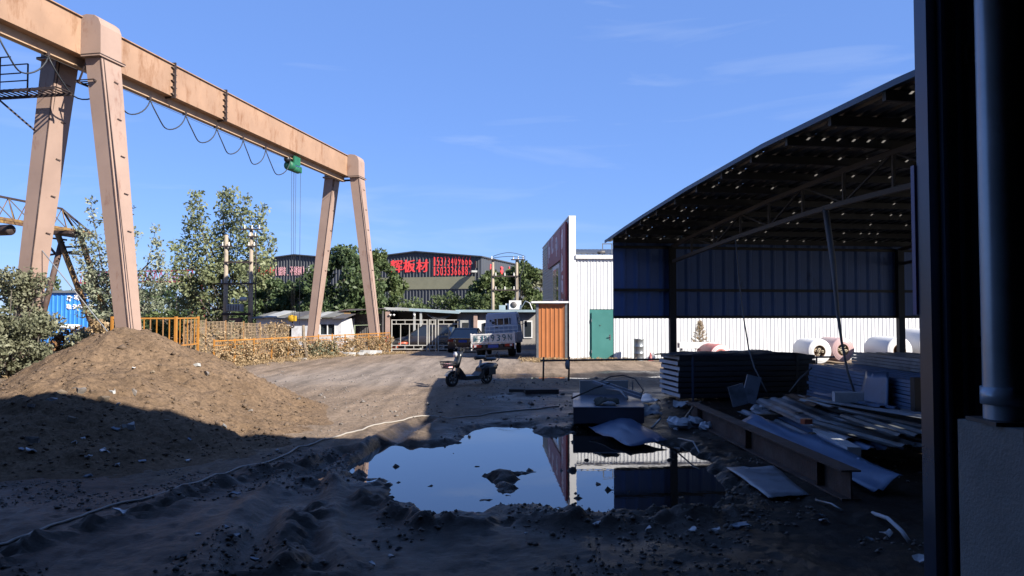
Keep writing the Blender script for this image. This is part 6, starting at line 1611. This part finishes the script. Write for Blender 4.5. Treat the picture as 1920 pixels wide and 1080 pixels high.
cloth('blue_sheet', 'long bent blue steel sheet leaning beside the rusty beam', 'sheet', [(3.62, 12.2, .18), (3.90, 12.2, .32), (4.05, 7.9, .24), (3.74, 7.9, .06)], 6, 26, .07, M['sheet_blue'], 12, .004, 4)
o = MB().box((4.22, 9.95, .22), (.16, 1.5, .16), rz=-.12).build('foam_board', M['core']); setp(o, 'chipped white foam board lying among the scrap sheets', 'board')
# flat plates near the puddle
c4 = [G(1362, 877, .06), G(1450, 873, .06), G(1517, 928, .05), G(1442, 931, .07)]
cloth('grey_plate', 'flat grey steel plate lying on the mud beside the puddle', 'plate', [c4[3], c4[2], c4[1], c4[0]], 8, 8, .02, M['sheet_grey'], 15, .006)
c4 = [G(1104, 800, .07), G(1168, 780, .14), G(1252, 824, .03), G(1182, 836, .02)]
cloth('curled_blue_sheet', 'curled blue sheet lying half in the puddle', 'sheet', [c4[3], c4[2], c4[1], c4[0]], 10, 10, .06, mat('blue_film_sheet', (0.10, 0.17, 0.33), 0.4, var=0.1), 18, .004, lift=.05)
# box cabinet with junk on top
bx = thing('metal_cabinet', 'dark grey metal cabinet lying on its back by the puddle', 'cabinet', (1.65, 13.9, 0.05))
bq = [Vector((1.04, 12.9, .06)), Vector((2.24, 12.9, .06)), Vector((2.50, 15.2, .06)), Vector((1.22, 15.2, .06))]
MB().hexa(bq, [q + Vector((0, 0, .26)) for q in bq]).build('case', mat('grey_cabinet_skin', (0.10, 0.11, 0.15), 0.4, var=0.15), bx)
lid = [q + Vector((0, 0, .262)) for q in bq]; MB().hexa([lid[0] + Vector((-.01, -.01, 0)), lid[1] + Vector((.01, -.01, 0)), lid[2] + Vector((.01, .01, 0)), lid[3] + Vector((-.01, .01, 0))], [l + Vector((0, 0, .018)) for l in lid]).build('door', mat('blue_grey_cabinet_door', (0.13, 0.16, 0.24), 0.38, var=0.15), bx)
for xx, yy in ((1.25, 13.2), (2.1, 13.2), (1.4, 15.0), (2.25, 15.0)): MB().box((xx, yy, .02), (.12, .12, .09)).build('foot', M['steel_dark'], bx)
o = MB().box((1.80, 14.9, .46), (.95, .06, .30), rz=.06).build('white_board', M['fascia_pale']); setp(o, 'pale board standing on edge on the metal cabinet', 'board')
def scrap_tube(label, pts, r, m, cat='pipe', name='scrap_tube'):
    o = MB().tube(pts, r, 7).build(name, m); setp(o, label, cat)
M['paleblue'] = mat('pale_blue_angle', (0.34, 0.42, 0.52), 0.5, var=0.15)
scrap_tube('bent dark rod sticking out over the cabinet left edge', [(1.10, 14.0, .36), (1.55, 14.3, .52), (1.85, 14.4, .60)], .016, M['steel_dark'])
for k, (a, b) in enumerate((((1.55, 14.5, .62), (2.35, 13.9, .38)), ((1.75, 14.6, .60), (2.42, 14.2, .40)))):
    o = MB().bar(a, b, .06, .05).build('angle_iron', M['paleblue']); setp(o, ['wide pale blue angle iron across the cabinet', 'second pale blue angle iron behind the first on the cabinet'][k], 'angle iron')
scrap_tube('bent pale pipe drooping over the cabinet middle', [(1.78, 14.3, .50), (2.0, 14.0, .50), (2.08, 13.7, .38)], .02, M['galv'])
scrap_tube('coil of black hose arched over the cabinet', [(1.75, 14.9, .60), (1.95, 15.0, .68), (2.2, 15.05, .70), (2.42, 14.9, .64), (2.52, 14.6, .45), (2.42, 14.3, .40), (2.3, 14.5, .44), (2.35, 14.8, .60)], .013, M['cable'], 'hose', 'hose')
cloth('rag', 'dark rag crumpled on the cabinet door', 'rag', [(1.42, 13.05, .40), (1.85, 13.0, .41), (1.80, 13.45, .40), (1.45, 13.5, .40)], 10, 10, .09, mat('dark_green_rag', (0.05, 0.055, 0.045), 0.9), 25, .01, 4, lift=.05)
# pale sheets and bags between the cabinet and the stack
for k, (a, b, c, d, lb) in enumerate((((1165, 745), (1215, 741), (1240, 752), (1190, 758), 'thin white sheet lying between cabinet and panel stack'), ((1195, 762), (1232, 757), (1240, 766), (1205, 770), 'small pale sheet scrap beside the cabinet'), ((1200, 771), (1235, 769), (1240, 776), (1205, 778), 'narrow bluish sheet scrap on the mud'), ((1262, 752), (1290, 752), (1292, 760), (1262, 760), 'pale torn foam slab at the panel stack corner'))):
    z = .12 if k == 0 else .07
    cloth('sheet_scrap', lb, 'sheet', [G(*d, z), G(*c, z), G(*b, z), G(*a, z + .03)], 8, 5, .10, [M['white_trim'], M['fascia_pale'], M['paleblue'], M['core']][k], 30 + k, .006)
M['bag'] = mat('white_plastic_bag', (0.55, 0.60, 0.68), 0.35, var=0.2)
def lump(name, label, cat, c, r, m, seed, group=None, sq=.6):
    rn = np.random.RandomState(seed); vs = []; fs = []; nu, nv = 12, 8
    for j in range(nv + 1):
        for i in range(nu):
            a = 6.2832 * i / nu; b = math.pi * j / nv
            q = r * (0.75 + 0.5 * rn.rand()) if 0 < j < nv else r
            vs.append((c[0] + q * math.sin(b) * math.cos(a), c[1] + q * math.sin(b) * math.sin(a), c[2] + sq * q * (math.cos(b) + .55)))
    for j in range(nv):
        for i in range(nu): fs.append((j * nu + i, (j + 1) * nu + i, (j + 1) * nu + (i + 1) % nu, j * nu + (i + 1) % nu))
    o = MB().add(vs, fs).build(name, m); setp(o, label, cat, group); return o
for k, (px, py, r, lb) in enumerate(((1275, 800, .17, 'crumpled whitish plastic bag next to the beam end'), (1300, 796, .16, 'larger crumpled pale plastic bag at the beam end'), (1325, 803, .13, 'small speckled white bag beside the beam'), (1262, 790, .11, 'small bluish plastic bag behind the curled blue sheet'), (1310, 782, .08, 'white foam cube scrap above the bags'), (1425, 772, .16, 'crumpled white film at the scrap heap tip'))):
    p = G(px, py, .05); lump('plastic_bag', lb, 'bag', (p.x, p.y, .03), r, M['bag'], 50 + k)
scrap_tube('bent galvanised strap standing up beside the plastic bags', [G(1270, 803, .05), G(1280, 790, .12), AT(1302, 760, 13.2)], .016, M['galv'], 'strap')
scrap_tube('kinked pale strap by the curled blue sheet', [G(1222, 803, .06), AT(1238, 786, 12.9), AT(1240, 775, 12.8)], .018, M['galv'], 'strap')
scrap_tube('thin bent strip lying on the mud under the beam', [G(1272, 822, .06), G(1300, 828, .12), G(1312, 850, .05)], .012, M['galv'], 'strip')
scrap_tube('pale hooked strip near the grey plate', [G(1530, 938, .05), G(1560, 945, .08), G(1580, 958, .05)], .012, M['galv'], 'strip')
scrap_tube('white plastic strip curling on the mud by the doorway', [G(1636, 962, .04), G(1665, 972, .10), G(1690, 995, .12), G(1705, 1016, .05)], .018, M['core'], 'strip')
for k, (px, py, h_, lb) in enumerate(((1468, 718, .5, 'small grey board standing up at the scrap heap tip'), (1445, 735, .35, 'torn grey sheet end sticking up left of the heap'))):
    p = G(px, py + 60, .3); o = MB().box((p.x, p.y + 1.6, .55), (.26, .03, h_), rz=.2 + .3 * k, rot=Matrix.Rotation(.25 - .5 * k, 3, 'Y')).build('board', M['sheet_grey']); setp(o, lb, 'board')
scrap_tube('long thin rod leaning up from the scrap heap', [G(1480, 735, .4), AT(1500, 710, 14.3), AT(1522, 690, 14.6)], .014, M['rope'], 'rod')
o = MB().box(tuple(G(1512, 790, .42)), (.13, .09, .07), rz=.3).build('brick', M['red_plastic']); setp(o, 'orange brick end lying on the scrap heap', 'brick')
o = MB().box(tuple(G(1590, 745, .62)), (.42, .2, .16), rz=-.2).build('white_block', M['core']); setp(o, 'white foam block by the long sheet stack', 'block')
o = MB().box(tuple(G(1015, 735, .06)), (.8, .3, .14), rz=.1).build('timber_block', M['dark_wall']); setp(o, 'dark flat timber block behind the cabinet corner', 'timber')
o = MB().box(tuple(G(975, 733, .04)), (.5, .25, .10), rz=-.2).build('timber_block', M['dark_wall']); setp(o, 'small dark timber offcut left of the flat block', 'timber')

# ------------------------------------------------------------------ hose, litter, rubble
M['hose'] = mat('pale_hose', (0.46, 0.42, 0.38), 0.6, var=0.15)
hp_ = [(-60, 1052), (0, 1034), (40, 1022), (90, 1000), (150, 978), (220, 955), (275, 945), (330, 928), (390, 905), (450, 884), (520, 862), (560, 846), (620, 828), (660, 818), (700, 803), (745, 793), (790, 787), (840, 785), (920, 776), (1010, 769), (1060, 764)]
pts = []
for a, b in zip(hp_[:-1], hp_[1:]):
    for f in (0, .25, .5, .75):
        q = G(a[0] + (b[0] - a[0]) * f, a[1] + (b[1] - a[1]) * f); pts.append((q.x + .012 * math.sin(len(pts) * 1.7), q.y, max(surf(q.x, q.y), WATER) + .012))
o = MB().tube(pts, .013, 6).build('hose', M['hose']); setp(o, 'long pale hose snaking across the mud past the dirt heap', 'hose')
M['litter_w'] = mat('white_litter', (0.62, 0.64, 0.68), 0.5, var=0.15); M['litter_b'] = mat('bluish_litter', (0.25, 0.32, 0.42), 0.5, var=0.15)
def flake(name, label, cat, px, py, s, m, seed, group, pile_=False):
    p = G(px, py)
    if pile_:
        d = ray(px, py)
        for tt in np.arange(7, 18, .03):
            q = Vector((d.x * tt / d.y, tt, CAM_H + d.z * tt / d.y))
            if q.z <= pile_h(np.array([q.x]), np.array([q.y]))[0]: p = q; break
        z = p.z
    else: z = max(surf(p.x, p.y), WATER)
    rn = random.Random(seed); n_ = rn.randint(6, 9); a0 = rn.uniform(0, 6)
    tilt = Vector((rn.uniform(-.35, .35), rn.uniform(-.2, .6) if pile_ else rn.uniform(-.3, .3), 1)).normalized()
    x_ = tilt.cross(Vector((0, 1, 0))).normalized(); y_ = tilt.cross(x_)
    poly = [Vector((p.x, p.y, z + .03)) + (x_ * math.cos(a0 + 6.283 * k / n_) * 1.3 + y_ * math.sin(a0 + 6.283 * k / n_)) * s * .72 * rn.uniform(.35, 1.15) + tilt * s * rn.uniform(-.3, .3) for k in range(n_)]
    o = MB().plate(poly, .012 if cat != 'rubble' else s * .6, tilt).build(name, m); setp(o, label, cat, group)
for k, (px, py, s) in enumerate(((42, 846, .05), (140, 834, .07), (155, 825, .04), (218, 807, .10), (195, 848, .09), (165, 860, .05), (355, 826, .05), (222, 761, .045), (250, 693, .05), (268, 866, .07), (60, 848, .08), (220, 876, .05), (165, 895, .07))):
    flake('litter_scrap', 'scrap of pale plastic litter caught in the dirt heap', 'litter', px, py, s, M['litter_w'] if k % 3 else M['litter_b'], 200 + k, 'litter on the dirt heap', True)
for k, (px, py, s) in enumerate(((440, 936, .09), (225, 983, .07), (352, 870, .04), (425, 1012, .05), (440, 1018, .06), (340, 1055, .06), (478, 1045, .04), (370, 1015, .03), (735, 1060, .04), (745, 1042, .03), (1215, 1000, .06), (1300, 1002, .05), (1390, 996, .10), (1405, 998, .05), (1345, 1005, .05), (1540, 978, .06), (1548, 986, .06), (1665, 1005, .07), (1632, 1021, .04), (1728, 1063, .08), (1120, 992, .05), (858, 764, .05), (905, 762, .03), (1042, 792, .05), (1045, 785, .04), (700, 1075, .04), (985, 1010, .03), (1425, 978, .03), (520, 850, .03))):
    flake('litter_scrap', 'scrap of pale litter trodden into the dark mud', 'litter', px, py, s, M['litter_w'] if k % 3 else M['litter_b'], 300 + k, 'litter on the mud')
for k, (px, py, s) in enumerate(((150, 733, .13), (178, 737, .10), (195, 748, .11), (210, 735, .08), (252, 736, .09), (372, 758, .14), (118, 738, .10), (95, 752, .13), (60, 762, .08), (330, 752, .06), (285, 700, .05), (370, 686, .09), (388, 700, .10), (165, 770, .12), (140, 790, .10), (235, 800, .12), (60, 828, .12), (250, 850, .15), (310, 790, .07), (420, 800, .06), (470, 772, .05), (505, 790, .06))):
    flake('rubble_piece', 'broken brick or stone piece bedded in the dirt heap', 'rubble', px, py, s, [M['stone'], M['clod'], M['wood'], M['concrete']][k % 4], 400 + k, 'rubble in the dirt heap', True)
for k, (px, py, s) in enumerate(((1035, 966, .06), (570, 830, .06), (640, 800, .04), (655, 772, .04), (600, 760, .05), (560, 775, .05), (690, 760, .04), (530, 700, .05), (880, 745, .05), (940, 742, .05), (1000, 720, .06))):
    flake('stone', 'fist-sized stone lying on the trodden yard', 'rubble', px, py, s, M['stone'], 500 + k, 'stones on the yard')
